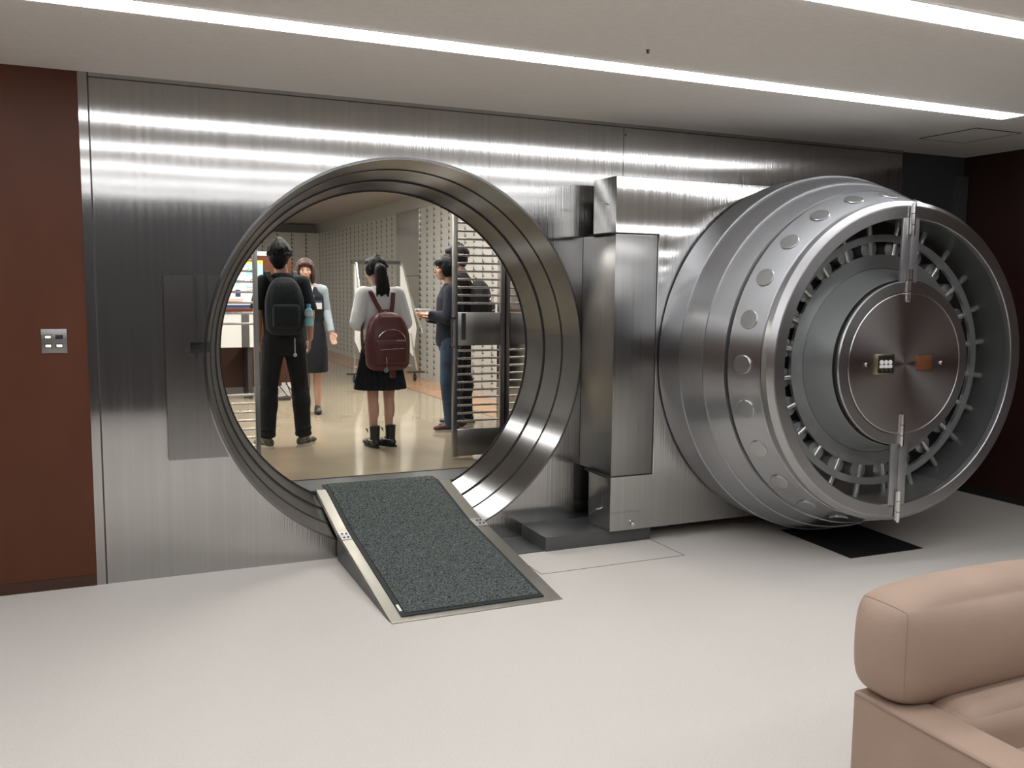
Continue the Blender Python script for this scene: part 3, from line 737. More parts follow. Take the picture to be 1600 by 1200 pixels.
# wheeled folding whiteboard rack
t = thing('whiteboard_rack', 'wheeled rack with white boards and chrome legs behind the person in white shirt', 'rack', (3.6, 7.2, FZ))
ya, yb = 7.25, 7.1
xl, xr = 3.13, 3.84
mesh('top_bar', MB().box((xl-.02, ya-.03, 1.99), (xr-.02, ya+.03, 2.04)), 'dark_metal', t)
mesh('cross_bar', MB().box((xl, ya-.02, .52), (xr+.15, ya, .54)), 'chrome', t)
for i, (x, dx) in enumerate(((xl+.02, .12), (xr-.02, .24))):
    mesh('leg', MB().tube([(x, ya-.05, 2.0), (x+.02, ya-.06, 2.0), (x+dx*.45, ya-.15, 1.55), (x+dx, ya-.32, 1.02)], .013, 8), 'chrome', t, smooth=True)
    mesh('leg', MB().tube([(x+dx*.55, ya-.10, 1.0), (x+dx*1.0, ya-.06, .46)], .012, 8), 'chrome', t, smooth=True)
    mesh('board', MB().prism([(x-.0, 1.97), (x+.035, 1.97), (x+dx*1.02, 1.08), (x+dx*.8, .66), (x-.005, .90)], 'y', ya-.035, ya-.015), 'white_board', t)
for x in (xl+.03, xr+.22):
    f = mesh('foot', MB().box((x-.13, ya-.04, FZ+.115), (x+.13, ya+.02, FZ+.14)), 'dark_metal', t)
    for d in (-.02,):
        mesh('caster', MB().cyl((x+d-.015, ya-.01, FZ+.045), (x+d+.015, ya-.01, FZ+.045), .045, 16).box((x+d-.01, ya-.02, FZ+.06), (x+d+.01, ya, FZ+.12)), 'black', f)
mesh('upright', MB().cyl((xl+.02, ya, FZ+.14), (xl+.02, ya, 2.0), .012, 10), 'chrome', t, smooth=True)

# ================================================================== people (local frame: faces +Y, feet at z=0)
def sd(p, s=1): return (p[0]*s, p[1], p[2])
def hand(mb, wrist, d, palm_n, curl=.5, s=1., thumb=1):
    """wrist point, direction d of the fingers, palm normal; five separate fingers"""
    w_ = Vector(wrist); d = Vector(d).normalized(); n = Vector(palm_n); n = (n-d*n.dot(d)).normalized(); sx = d.cross(n).normalized()*thumb
    for k in range(5): # palm
        t_ = k/4; mb.ell(w_+d*(.012+.066*t_)*s, .012*s, .012*s, .012*s, 10, 8)
    for u in (-1, -.33, .33, 1):
        for k in range(4): mb.ell(w_+d*(.02+.019*k)*s+sx*u*(.022+.004*k)*s, .0135*s, .0135*s, .0135*s, 10, 8)
    for i, (u, L) in enumerate(((1, .070), (.33, .078), (-.33, .072), (-1, .056))):
        p = w_+d*.080*s+sx*u*.028*s; a = 0; pts = [p]; q = p
        for j, f in enumerate((.44, .32, .24)):
            a += curl*(.7 if j else .5); q = q+(d*math.cos(a)+n*math.sin(a))*L*f*s; pts.append(q)
        mb.limb(pts, [.0095*s, .009*s, .0085*s, .0075*s], 10)
    p = w_+d*.020*s+sx*.026*s
    q = p+(d*.62+sx*.62+n*.35)*.036*s; r = q+(d*.85+sx*.15+n*.5)*.030*s; e = r+(d*.85-sx*.1+n*.55)*.022*s
    mb.limb([p, q, r, e], [.013*s, .0115*s, .010*s, .008*s], 10)
def head_blobs(mb, hc, yaw=0., s=1., tilt=0.):
    R_ = Matrix.Rotation(yaw, 3, 'Z') @ Matrix.Rotation(tilt, 3, 'X'); hc = Vector(hc)
    def E_(x, y, z, rx, ry, rz): mb.ell(hc+R_ @ Vector((x, y, z))*s, rx*s, ry*s, rz*s, 20, 14, R_)
    E_(0, -.012, .018, .077, .094, .098); E_(0, .022, -.045, .058, .062, .068); E_(0, .045, -.088, .030, .028, .026)
    E_(0, .090, -.022, .011, .014, .020); E_(0, .098, -.034, .015, .014, .011)
    E_(0, .084, -.062, .022, .012, .008); E_(0, .082, -.072, .018, .012, .007)
    for q in (-1, 1):
        E_(q*.078, -.004, -.012, .008, .019, .031); E_(q*.036, .058, -.030, .026, .024, .024); E_(q*.030, .073, .014, .022, .014, .008)
    return R_
def face(parent, hc, R_, s=1.):
    hc = Vector(hc)
    for q in (-1, 1):
        mb = MB(); mb.ell(hc+R_ @ Vector((q*.031, .0815, -.001))*s, .0115*s, .0055*s, .0052*s, 14, 10, R_)
        e = mesh('eye', mb, 'white', parent, local=True, smooth=True)
        mb = MB(); mb.ell(hc+R_ @ Vector((q*.031, .0872, -.001))*s, .0065*s, .003*s, .0068*s, 12, 8, R_); mesh('iris', mb, 'hair_black', e, local=True, smooth=True)
        mb = MB(); mb.ell(hc+R_ @ Vector((q*.032, .0815, .022))*s, .019*s, .006*s, .0035*s, 12, 8, R_); mesh('eyebrow', mb, 'hair_brown', parent, local=True, smooth=True)
    mb = MB(); mb.ell(hc+R_ @ Vector((0, .0925, -.066))*s, .021*s, .006*s, .0065*s, 14, 8, R_); mesh('lips', mb, 'lips', parent, local=True, smooth=True)
def shoe(parent, x, y, yaw, m, s=1., sole='sole', boot=0, name='shoe', pitch=0):
    R_ = Matrix.Rotation(yaw, 3, 'Z'); o = Vector((x, y, 0))
    mb = MB()
    def E_(px, py, pz, rx, ry, rz): mb.ell(o+R_ @ Vector((px, py, pz))*s, rx*s, ry*s, rz*s, 18, 12, R_)
    E_(0, -.03, .045, .037, .050, .042); E_(0, .05, .042, .040, .065, .036); E_(0, .12, .036, .042, .062, .028); E_(0, .0, .065, .036, .055, .04)
    if boot: mb.cone(o+R_ @ Vector((0, -.02, .06)), o+R_ @ Vector((0, -.02, .06+boot)), .042*s, .048*s, 20)
    sh = remeshed(name, mb, m, parent, .006, 3)
    sb = MB(); n = 28; pts = []
    for k in range(n):
        a = 2*PI*k/n; py = .035+.130*math.sin(a); px = (.040+.006*math.sin(a))*math.cos(a); pts.append(o+R_ @ Vector((px, py, 0))*s)
    sb.add([(p.x, p.y, z) for z in (.001, .020*s) for p in pts], [tuple(range(n))[::-1], tuple(range(n, 2*n))]+[(k, (k+1) % n, n+(k+1) % n, n+k) for k in range(n)])
    mesh('sole', sb, sole, sh, local=True)
    return sh
def backpack(name, label, loc, rz, m, w_, h_, d_, strap_top, group=None, pocket=True, straps=True, metal='chrome'):
    """loc = centre of the side that touches the back; local -Y points away from the wearer"""
    t = thing(name, label, 'backpack', loc, rz)
    mb = MB().rbox((0, -d_/2, 0), (w_/2, d_/2, h_/2), min(d_/2, w_/2)*.75, 12, bulge=.015)
    for v in mb.v:
        f = 1-.38*max(0, (v.z/(h_/2)))**2; v.x *= f; v.y *= (1-.25*max(0, v.z/(h_/2))**2)
    mesh('pack_body', mb, m, t, local=True, smooth=True, angle=180)
    if pocket:
        mb = MB().rbox((0, -d_-.012, -h_*.18), (w_*.38, .03, h_*.22), .028, 10)
        mesh('front_pocket', mb, m, t, local=True, smooth=True, angle=180)
        zp = [(w_*.36*math.cos(a), -d_-.012-.02*math.sin(a), -h_*.02+h_*.25*math.sin(a)) for a in [PI*k/16 for k in range(17)]]
        mesh('zip', MB().tube(zp, .0028, 6), metal, t, local=True, smooth=True)
        mesh('zip', MB().tube([(-w_*.30, -d_-.04, -h_*.13), (0, -d_-.045, -h_*.12), (w_*.30, -d_-.04, -h_*.11)], .0026, 6), metal, t, local=True, smooth=True)
    mesh('top_loop', MB().tube([(-.025, -.03, h_/2-.01), (-.02, -.03, h_/2+.03), (.02, -.03, h_/2+.03), (.025, -.03, h_/2-.01)], .006, 8), m, t, local=True, smooth=True)
    if straps:
        for q in (-1, 1):
            mb = MB(); pts = strap_top(q)
            n = len(pts); wv = .018
            for i in range(n-1):
                a, b = Vector(pts[i]), Vector(pts[i+1]); d = (b-a).normalized(); sx = Vector((1, 0, 0)); sx = (sx-d*sx.dot(d)).normalized(); nn = d.cross(sx)
                vs = [p+sx*u*wv+nn*v*.005 for p in (a, b) for u, v in ((-1, -1), (1, -1), (1, 1), (-1, 1))]
                mb.add(vs, [(0, 1, 2, 3), (7, 6, 5, 4), (0, 4, 5, 1), (1, 5, 6, 2), (2, 6, 7, 3), (3, 7, 4, 0)])
            mesh('shoulder_strap', mb, m, t, local=True)
    return t

def person(name, label, loc, rz, H, sp):
    """sp: dict of joints in metres for this height; builds one skin body and clothing children"""
    t = thing('person', label, 'person', loc, rz); k = H/1.75
    hip, sh_z, neck, hc = .93*k, 1.43*k, 1.49*k, (sp.get('hx', 0), sp.get('hy', .02), 1.635*k)
    sw, hw = sp.get('sw', .175)*k, .085*k
    f = sp.get('female', False)
    body = MB(); hyaw = sp.get('hyaw', 0)
    R_ = head_blobs(body, hc, hyaw, k*sp.get('hs', 1.))
    body.limb([(0, -.01, 1.40*k), (hc[0]*.6, 0, 1.50*k), (hc[0], -.005+hc[1]*.4, 1.58*k)], [.07*k, .056*k, .054*k])
    cw, ww, hpw = (.145, .115, .155) if f else (.165, .140, .155)
    body.loft([(0, 0, .84*k, hpw*.85*k, .09*k), (0, 0, .92*k, hpw*k, .115*k), (0, 0, 1.05*k, ww*k, .092*k), (0, 0, 1.22*k, cw*.92*k, .105*k), (0, 0, 1.35*k, cw*k, .105*k), (0, -.01, 1.43*k, sw*.85, .085*k), (0, -.01, 1.475*k, .09*k, .065*k)], 32)
    arms = {}
    for q, A in ((-1, sp['armL']), (1, sp['armR'])):
        S = (q*sw, -.01, sh_z-.02*k); body.limb([S, A[0], A[1]], [.052*k, .041*k, .027*k]); arms[q] = (S, A[0], A[1])
        body.limb([(q*.12*k, 0, 1.40*k), S], [.06*k, .054*k])
        d = Vector(A[2]); hand(body, Vector(A[1])+d.normalized()*.01, d, A[3], A[4] if len(A) > 4 else .5, k*.98, thumb=A[5] if len(A) > 5 else q)
    legs = {}
    for q, L in ((-1, sp['legL']), (1, sp['legR'])):
        P = [(q*hw, 0, .90*k), L[0], L[1], (L[1][0]+.0, L[1][1]+.03, .04)]
        rr = [.088*k, .056*k, .034*k, .032*k] if not f else [.085*k, .052*k, .032*k, .030*k]
        body.limb(P[:3], rr[:3]); legs[q] = P
        kn, an = Vector(P[1]), Vector(P[2]); c = kn.lerp(an, .32)
        body.ell((c.x, c.y-.018, c.z), .050*k, .052*k, .12*k)
        fy = L[2]; Rf = Matrix.Rotation(fy, 3, 'Z'); body.ell(an+Rf @ Vector((0, .06, -.045*k)), .028*k, .085*k, .022*k, rot=Rf)
    remeshed('body', body, 'skin', t, .0065, 3)
    return t, k, R_, hc, arms, legs

def sleeves(mb, arms, k, r, frac=1., to_wrist=False, puff=0):
    for q, (S, E_, W) in arms.items():
        S, E_, W = Vector(S), Vector(E_), Vector(W)
        mb.limb([(q*.11*k, -.005, 1.405*k), S], [.075*k, r[0]*k])
        if to_wrist: mb.limb([S, E_], [r[0]*k, r[1]*k]); mb.cone(E_, W, r[1]*k, r[2]*k, 20)
        else: mb.cone(S, S.lerp(E_, frac), r[0]*k, r[1]*k, 22)
        if puff: mb.ell(S.lerp(E_, .75), puff, puff, puff*1.4); mb.ell(E_, puff*.95, puff*.95, puff)
def hair(parent, hc, R_, blobs, m, s=1., tufts=0):
    mb = MB(); hc = Vector(hc)
    for (x, y, z, rx, ry, rz) in blobs: mb.ell(hc+R_ @ Vector((x, y, z))*s, rx*s, ry*s, rz*s, 24, 16, R_)
    rr = random.Random(len(blobs)*7+int(hc.z*100))
    if tufts:   # locks lying over the crown
        cx, cy, cz, rx, ry, rz = blobs[0]
        for i in range(tufts):
            a = rr.uniform(0, 2*PI); e = rr.uniform(-.4, 1.45)
            n_ = Vector((math.cos(a)*math.cos(e), math.sin(a)*math.cos(e), math.sin(e)))
            if n_.y > .55 and n_.z < .6: continue
            p = Vector((cx+n_.x*rx*.97, cy+n_.y*ry*.97, cz+n_.z*rz*.97)); dn = Vector((n_.x*.9, n_.y*.9, -.55-.3*n_.z)).normalized()
            q0, q1, q2 = [hc+R_ @ (p+dn*t_+n_*o_)*s for t_, o_ in ((-.02, -.012), (.006, -.0055), (.028, -.010))]
            mb.limb([q0, q1, q2], [.013*s, .011*s, .004*s], 8)
    return remeshed('hair', mb, m, parent, .005, 1)
# ---- man with dark backpack
LX, LYm = 1.315, 2.33
t, k, R_, hc, arms, legs = person('man', 'person seen from behind in black shirt and trousers wearing a charcoal backpack', (LX, LYm, FZ), -.03, 1.725, dict(
    hx=-.02, hy=.02, hyaw=-.25, sw=.160,
    armL=((-.212, -.02, 1.15), (-.200, .06, .93), (.1, .12, -1), (1, 0, 0), .5), armR=((.218, -.02, 1.14), (.232, .08, .92), (-.1, .15, -1), (-1, 0, 0), .5),
    legL=((-.125, .03, .50), (-.150, -.01, .09), .45), legR=((.135, .03, .50), (.150, -.01, .09), -.55)))
mb = MB(); mb.loft([(0, 0, .88*k, .170*k, .125*k), (0, 0, 1.0*k, .165*k, .120*k), (0, 0, 1.15*k, .175*k, .125*k), (0, 0, 1.32*k, .175*k, .125*k), (0, -.01, 1.41*k, .150*k, .100*k), (0, -.01, 1.49*k, .072*k, .064*k)], 32)
sleeves(mb, arms, k, (.066, .068), .95); remeshed('shirt', mb, 'black_cloth', t, .008, 3)
mb = MB()
for q, P in legs.items():
    a, b, c = Vector(P[0]), Vector(P[1]), Vector(P[2]); mb.limb([a, b], [.102*k, .074*k]); mb.cone(b, c+Vector((0, 0, .0)), .080*k, .066*k, 22)
    mb.ell(b.lerp(c, .3)+Vector((0, -.015, 0)), .080*k, .082*k, .15)
    mb.ell(c+Vector((0, .005, .020)), .074*k, .080*k, .034); mb.ell(c+Vector((0, .0, .07)), .070*k, .074*k, .03)
mb.loft([(0, 0, .80*k, .13*k, .10*k), (0, 0, .88*k, .175*k, .125*k), (0, 0, .98*k, .165*k, .120*k)], 28)
remeshed('trousers', mb, 'black_cloth', t, .008, 3)
hair(t, hc, R_, [(0, -.022, .038, .092, .105, .096), (0, -.055, -.020, .080, .066, .075), (0, -.060, -.070, .052, .040, .045), (0, .03, .075, .080, .075, .045), (.075, -.01, .03, .022, .055, .055), (-.075, -.01, .03, .022, .055, .055)], 'hair_black', k*1.03, 150)
for q, L in ((-1, .45), (1, -.75)): shoe(t, legs[q][2][0], legs[q][2][1]+.02, L, 'camo', 1.0)
mesh('key_strap', MB().box((.065, -.150, .80), (.073, -.142, .93)).ell((.069, -.15, .79), .016, .008, .016), 'mech_steel', t, local=True)
def st_m(q): return [(q*.035, -.06, .13), (q*.075, -.012, .19), (q*.105, .015, .235), (q*.112, .07, .275), (q*.115, .13, .285), (q*.12, .22, .24)]
bp = backpack('backpack', 'charcoal cloth backpack on the back of the person in black at left', (LX-.020, LYm-.125, FZ+1.195), -.03, 'pack_dark', .285, .445, .14, st_m, metal='pack_dark')
mb = MB(); b = Vector((LX+.165, LYm-.235, FZ+1.035))
mb.lathe_y([], (0, 0)) if False else None
bt = thing('water_bottle', 'pale blue plastic water bottle in the side of the charcoal backpack', 'bottle', b)
mbb = MB().loft([(0, 0, 0, .030, .030), (0, 0, .004, .034, .034), (0, 0, .05, .034, .034), (0, 0, .055, .031, .031), (0, 0, .075, .031, .031), (0, 0, .080, .034, .034), (0, 0, .120, .034, .034), (0, 0, .140, .024, .024), (0, 0, .150, .014, .014), (0, 0, .160, .013, .013)], 24)
mesh('bottle_body', mbb, 'bottle', bt, local=True, smooth=True)
mesh('bottle_cap', MB().cyl((0, 0, .157), (0, 0, .180), .017, 20), 'bottle_cap', bt, local=True)
mesh('bottle_label', MB().loft([(0, 0, .082, .0346, .0346), (0, 0, .115, .0346, .0346)], 24), 'white_board', bt, local=True, smooth=True)
# ---- girl with burgundy backpack
GX, GY = 2.075, 2.07
t, k, R_, hc, arms, legs = person('girl', 'person seen from behind in white shirt, dark pleated skirt and black boots', (GX, GY, FZ), .10, 1.61, dict(
    female=True, hx=-.035, hy=.02, hyaw=.55, sw=.165,
    armL=((-.215, -.03, 1.06), (-.12, .16, 1.02), (.7, .7, .1), (0, 0, 1), .7), armR=((.215, -.03, 1.06), (.12, .16, 1.02), (-.7, .7, .1), (0, 0, 1), .7),
    legL=((-.070, .0, .44), (-.072, -.02, .085), .15), legR=((.075, .0, .44), (.065, -.02, .085), .35)))
mb = MB(); mb.loft([(0, 0, .98*k, .135*k, .105*k), (0, 0, 1.08*k, .150*k, .118*k), (0, 0, 1.22*k, .160*k, .125*k), (0, 0, 1.34*k, .175*k, .125*k), (0, -.01, 1.425*k, .150*k, .098*k), (0, -.01, 1.49*k, .068*k, .062*k)], 32)
sleeves(mb, arms, k, (.075, .070, .045), 1, True, .066); remeshed('shirt', mb, 'white_cloth', t, .008, 2)
mb = MB(); n = 96; secs = [(1.03*k, .135*k, .105*k, 0), (1.00*k, .138*k, .108*k, 0), (.90*k, .175*k, .140*k, .004), (.70*k, .205*k, .165*k, .008), (.545*k, .232*k, .188*k, .010), (.54*k, .225*k, .182*k, .010), (.70*k, .19*k, .15*k, .008), (.9*k, .15*k, .12*k, .0)]
vs = []; fs = []
for z, rx, ry, pl in secs:
    for j in range(n):
        a = 2*PI*j/n; w_ = 1+pl/rx*math.cos(24*a)*1.6; vs.append((rx*w_*math.cos(a), ry*w_*math.sin(a), z))
for i in range(len(secs)-1):
    for j in range(n): fs.append((i*n+j, i*n+(j+1) % n, (i+1)*n+(j+1) % n, (i+1)*n+j))
mb.add(vs, fs); mesh('skirt', mb, 'skirt', t, local=True, smooth=True, angle=60)
hair(t, hc, R_, [(0, -.020, .034, .088, .102, .092), (0, -.055, -.02, .074, .06, .07), (-.070, .01, .0, .02, .045, .06), (.070, .01, .0, .02, .045, .06), (0, .03, .065, .074, .07, .04)], 'hair_black', k, 60)
mb = MB(); b0 = Vector((.035, -.105, 1.62*k))
mb.limb([(-.04, -.08, 1.66*k), (-.035, -.105, 1.63*k), (-.03, -.115, 1.53*k), (-.025, -.115, 1.45*k), (-.03, -.115, 1.40*k)], [.035, .052, .056, .044, .010]); mb.limb([(.0, -.12, 1.56*k), (.02, -.12, 1.46*k), (.025, -.12, 1.39*k)], [.028, .022, .006]); mb.limb([(-.04, -.11, 1.56*k), (-.06, -.115, 1.46*k), (-.07, -.11, 1.39*k)], [.025, .020, .005])
remeshed('ponytail', mb, 'hair_black', t, .006, 2)
for q, y_ in ((-1, .12), (1, .45)):
    s_ = shoe(t, legs[q][2][0], legs[q][2][1]+.0, y_, 'boot', .95, 'boot', .13, 'boot')
    mesh('lace', MB().tube([(legs[q][2][0]-.045, .0, .15), (legs[q][2][0]-.065, -.01, .165), (legs[q][2][0]-.05, -.02, .13)], .004, 6), 'black', s_, local=True)
    mesh('silver_strap', MB().loft([(legs[q][2][0], -.02, .060, .047, .056), (legs[q][2][0], -.02, .067, .047, .056)], 24), 'mech_steel', s_, local=True)
def st_g(q): return [(q*.035, -.06, .215), (q*.075, .0, .32), (q*.098, .045, .40), (q*.105, .10, .435), (q*.11, .17, .40)]
bp = backpack('backpack', 'burgundy leather backpack with silver zips on the back of the person in white shirt', (GX+.0, GY-.130, FZ+.91), .10, 'pack_red', .355, .46, .14, st_g)
mesh('lower_flap', MB().rbox((.045, -.06, -.26), (.028, .012, .05), .011, 6), 'pack_red', bp, local=True, smooth=True)
ch = mesh('round_charm', MB().cyl((-.062, -.196, -.225), (-.062, -.188, -.225), .022, 20), 'chrome', bp, local=True)
mesh('charm_chain', MB().tube([(-.062, -.190, -.205), (-.055, -.192, -.165), (-.06, -.19, -.12)], .003, 6), 'chrome', ch, local=True)
for q in (-1, 1): mesh('side_strap', MB().tube([(q*.14, -.02, -.16), (q*.19, .01, -.05), (q*.185, .04, .08), (q*.165, .06, .18)], .011, 8), 'pack_red', bp, local=True, smooth=True)
# ---- attendant facing the visitors
WX, WY = 1.935, 4.29
t, k, R_, hc, arms, legs = person('woman', 'person with brown bob in dark vest, pale blue blouse and blue scarf, facing the camera', (WX, WY, FZ), PI-.28, 1.64, dict(
    female=True, hx=.045, hy=.05, hyaw=.12, sw=.140, hs=1.04,
    armL=((-.165, -.02, 1.10), (-.225, .12, .88), (-.25, .4, -.85), (.3, .5, .5), .25, -1), armR=((.17, .03, 1.07), (.02, .20, 1.11), (-.5, .35, .5), (0, -.3, 1), 1.3, -1),
    legL=((-.065, .0, .45), (-.060, -.02, .085), .2), legR=((.060, .0, .45), (.055, -.02, .085), -.1)))
mb = MB(); mb.loft([(0, 0, 1.20*k, .14*k, .11*k), (0, 0, 1.34*k, .150*k, .112*k), (0, -.01, 1.42*k, .128*k, .090*k), (0, -.01, 1.49*k, .064*k, .060*k)], 32)
sleeves(mb, arms, k, (.060, .052, .038), 1, True); remeshed('blouse', mb, 'pale_blue', t, .008, 2)
mb = MB(); mb.loft([(0, 0, .92*k, .168*k, .130*k), (0, 0, 1.05*k, .142*k, .112*k), (0, 0, 1.2*k, .160*k, .126*k), (0, 0, 1.34*k, .160*k, .132*k), (0, -.01, 1.42*k, .118*k, .112*k), (0, -.015, 1.45*k, .10*k, .09*k)], 32); remeshed('vest', mb, 'black_cloth', t, .008, 3)
mb = MB(); mb.loft([(0, 0, .48*k, .18*k, .145*k), (0, 0, .5*k, .19*k, .15*k), (0, 0, .75*k, .19*k, .15*k), (0, 0, .95*k, .165*k, .13*k), (0, 0, 1.0*k, .14*k, .11*k)], 48); mesh('skirt', mb, 'skirt', t, local=True, smooth=True, angle=50)
mb = MB(); mb.prism([(-.045, 1.45*k), (.045, 1.45*k), (.0, 1.26*k)], 'y', .118, .140); mesh('collar', mb, 'white_cloth', t, local=True, bevel=.004)
mb = MB(); mb.ell((0, .13, 1.40*k), .042, .026, .022); mb.limb([(.0, .135, 1.40*k), (-.03, .15, 1.34*k)], [.020, .026]); mb.limb([(.0, .135, 1.40*k), (.022, .15, 1.32*k)], [.018, .022]); remeshed('scarf', mb, 'blue', t, .006, 2)
mesh('name_badge', MB().box((-.13, .128, 1.20*k), (-.065, .140, 1.27*k)), 'white_board', t, local=True); mesh('badge_clip', MB().box((-.13, .126, 1.272*k), (-.065, .140, 1.295*k)), 'navy_strip', t, local=True)
face(t, hc, R_, k*1.04)
hair(t, hc, R_, [(0, -.022, .040, .098, .104, .094), (.082, .005, -.040, .026, .062, .108), (-.082, .005, -.040, .026, .062, .108), (0, -.06, -.045, .084, .052, .085), (0, .056, .066, .062, .034, .026), (.045, .062, .052, .030, .022, .022), (-.045, .062, .052, .030, .022, .022)], 'hair_brown', k*1.04)
for q, y_ in ((-1, .15), (1, -.1)): shoe(t, legs[q][2][0], legs[q][2][1]+.0, y_, 'boot', .92, 'boot')
# ---- navy sweatshirt person with a phone
t, k, R_, hc, arms, legs = person('phone', 'person in navy long sleeved top and blue jeans looking at a phone', (2.93, 2.70, FZ), PI/2-.25, 1.645, dict(
    hx=0, hy=.05, hyaw=.1, sw=.165,
    armL=((-.215, .03, 1.08), (-.085, .19, 1.10), (.5, .8, .15), (0, .2, 1), .7, 1), armR=((.215, .03, 1.06), (.085, .20, 1.07), (-.6, .75, .1), (0, 0, 1), .6, 1),
    legL=((-.085, .03, .47), (-.085, -.01, .085), .1), legR=((.085, -.02, .47), (.085, -.08, .085), -.1)))
mb = MB(); mb.loft([(0, 0, .86*k, .160*k, .135*k), (0, 0, .93*k, .175*k, .145*k), (0, 0, 1.05*k, .165*k, .135*k), (0, 0, 1.22*k, .180*k, .138*k), (0, 0, 1.34*k, .190*k, .132*k), (0, -.01, 1.425*k, .155*k, .105*k), (0, -.01, 1.49*k, .072*k, .066*k)], 32)
sleeves(mb, arms, k, (.080, .070, .048), 1, True); remeshed('sweatshirt', mb, 'navy_cloth', t, .008, 2)
mb = MB()
for q, P in legs.items():
    a, b, c = Vector(P[0]), Vector(P[1]), Vector(P[2]); mb.limb([a, b], [.105*k, .075*k]); mb.cone(b, c+Vector((0, 0, -.045)), .075*k, .062*k, 22); mb.ell(b.lerp(c, .3)+Vector((0, -.012, 0)), .074*k, .078*k, .15)
mb.loft([(0, 0, .80*k, .13*k, .10*k), (0, 0, .88*k, .17*k, .125*k), (0, 0, .96*k, .16*k, .12*k)], 28); remeshed('jeans', mb, 'jeans', t, .008, 3)
hair(t, hc, R_, [(0, -.022, .038, .092, .108, .094), (0, -.055, -.02, .080, .066, .085), (.076, -.01, -.01, .022, .055, .075), (-.076, -.01, -.01, .022, .055, .075), (0, .045, .06, .074, .060, .045)], 'hair_black', k, 90)
for q, y_ in ((-1, .1), (1, -.1)): shoe(t, legs[q][2][0], legs[q][2][1], y_, 'red_shoe', .98)
ph = thing('smartphone', 'pale blue backed smartphone held by the person in navy', 'phone', (2.64, 2.63, FZ+1.155), -.2)
mesh('phone_body', MB().box((-.075, -.038, -.005), (.075, .038, .004)), 'poster_blue', ph, local=True, bevel=.003); mesh('phone_screen', MB().box((-.068, -.033, .004), (.068, .033, .0055)), 'white', ph, local=True)
# ---- taller person with dark backpack behind the grille
t, k, R_, hc, arms, legs = person('tall', 'taller person in black behind the gate bars wearing a dark backpack', (3.17, 3.08, FZ), PI/2-.55, 1.775, dict(
    hx=0, hy=.04, hyaw=.1, sw=.18,
    armL=((-.24, .03, 1.15), (-.14, .22, 1.05), (.4, .8, .1), (0, 0, 1), .6, 1), armR=((.24, .03, 1.15), (.14, .22, 1.05), (-.4, .8, .1), (0, 0, 1), .6, 1),
    legL=((-.09, .04, .50), (-.09, .0, .09), .1), legR=((.09, -.03, .50), (.09, -.06, .09), -.2)))
mb = MB(); mb.loft([(0, 0, .90*k, .165*k, .125*k), (0, 0, 1.05*k, .162*k, .122*k), (0, 0, 1.22*k, .180*k, .128*k), (0, 0, 1.34*k, .190*k, .128*k), (0, -.01, 1.425*k, .155*k, .100*k), (0, -.01, 1.49*k, .072*k, .066*k)], 32)
sleeves(mb, arms, k, (.076, .078), .85); remeshed('shirt', mb, 'black_cloth', t, .008, 2)
mb = MB()
for q, P in legs.items():
    a, b, c = Vector(P[0]), Vector(P[1]), Vector(P[2]); mb.limb([a, b], [.105*k, .078*k]); mb.cone(b, c+Vector((0, 0, -.045)), .078*k, .066*k, 22); mb.ell(b.lerp(c, .3)+Vector((0, -.012, 0)), .076*k, .080*k, .15)
mb.loft([(0, 0, .80*k, .13*k, .10*k), (0, 0, .88*k, .17*k, .125*k), (0, 0, .96*k, .16*k, .12*k)], 28); remeshed('trousers', mb, 'navy_cloth', t, .008, 3)
hair(t, hc, R_, [(0, -.022, .038, .094, .110, .098), (0, -.055, -.02, .082, .068, .08), (.076, -.01, .0, .024, .055, .07), (-.076, -.01, .0, .024, .055, .07), (0, .045, .06, .076, .060, .045)], 'hair_black', k, 90)
for q, y_ in ((-1, .1), (1, -.2)): shoe(t, legs[q][2][0], legs[q][2][1], y_, 'boot', 1.0, 'dark_metal')
a_ = PI/2-.55; bx, by = 3.17+.135*math.sin(a_), 3.08-.135*math.cos(a_)
bp = backpack('backpack', 'dark backpack with pale tag on the taller person behind the bars', (bx, by, FZ+1.20), a_, 'pack_dark', .33, .46, .17, st_m)
mesh('pale_tag', MB().box((-.05, -.20, -.06), (-.03, -.19, .08)), 'white', bp, local=True)

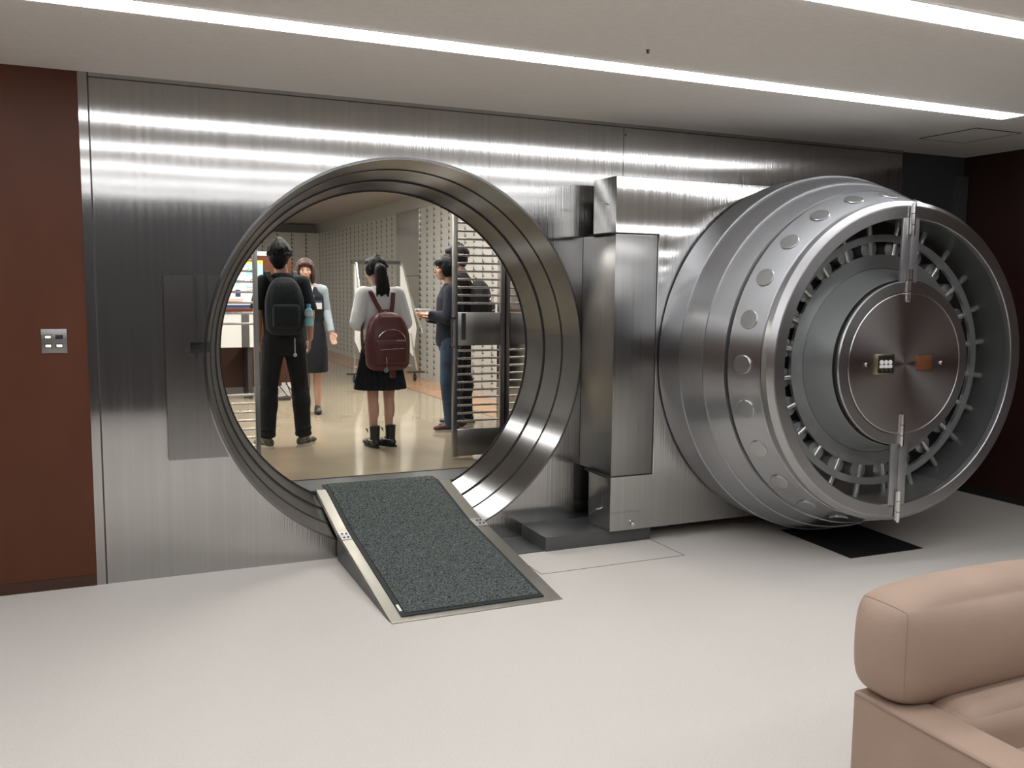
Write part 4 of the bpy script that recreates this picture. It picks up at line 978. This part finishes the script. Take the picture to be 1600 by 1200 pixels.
# ================================================================== armchair
SX = 2.375
t = thing('armchair', 'beige leather armchair with padded back, cut off at the lower right', 'armchair', (SX, -3.8, 0))
def soft(name, c, h, r, bulge=.01, m='leather', rot=None):
    return mesh(name, MB().rbox(c, h, r, 22, rot, bulge), m, t, smooth=True, angle=180)
BCc, BCh, BCr = (SX-.030, -3.54, .656), (.424, .116, .160), .085
bc = soft('back_cushion', BCc, BCh, BCr, .028)
_b = bmesh.new(); _b.from_mesh(bc.data)
for _ in range(14): bmesh.ops.smooth_vert(_b, verts=_b.verts, factor=.5, use_axis_x=True, use_axis_y=True, use_axis_z=True)
_b.to_mesh(bc.data); _b.free()
def edge_pt(p):
    q = Vector([p[i]*BCh[i] for i in range(3)]); inner = Vector([max(-(BCh[i]-BCr), min(BCh[i]-BCr, q[i])) for i in range(3)])
    g_ = Vector(BCc)+inner+(q-inner).normalized()*BCr; o_ = Vector(t.location)
    return min((v.co+o_ for v in bc.data.vertices), key=lambda c_: (c_-g_).length)
pts = [edge_pt((-1, math.cos(PI*k/16), 1)) for k in range(2, 16)]+[edge_pt((-1, -1, math.cos(PI*k/24))) for k in range(1, 23)]
pts = [p for i_, p in enumerate(pts) if i_ == 0 or (p-pts[i_-1]).length > .004]
mesh('seam', MB().tube(pts, .0016, 6), 'leather_edge', bc, smooth=True)
soft('backrest', (SX, -3.53, .30), (.33, .06, .20), .03)
soft('lower_back_cushion', (SX, -3.665, .40), (.315, .09, .125), .06, .015)
soft('seat_cushion', (SX, -3.93, .30), (.32, .26, .10), .05, .02)
for sx, x in ((1, SX-.378), (-1, SX+.378)):
    ar = soft('arm', (x, -3.80, .29), (.069, .335, .215), .012, .003)
    mesh('piping', MB().tube([(x-.069*sx, -3.475, .498), (x-.071*sx, -3.8, .499), (x-.069*sx, -4.12, .498)], .0035, 8), 'leather_edge', ar, smooth=True)
for x in (SX-.40, SX+.40):
    for y in (-3.52, -4.08): mesh('leg', MB().cyl((x, y, 0), (x, y, .08), .02, 16), 'dark_metal', t)
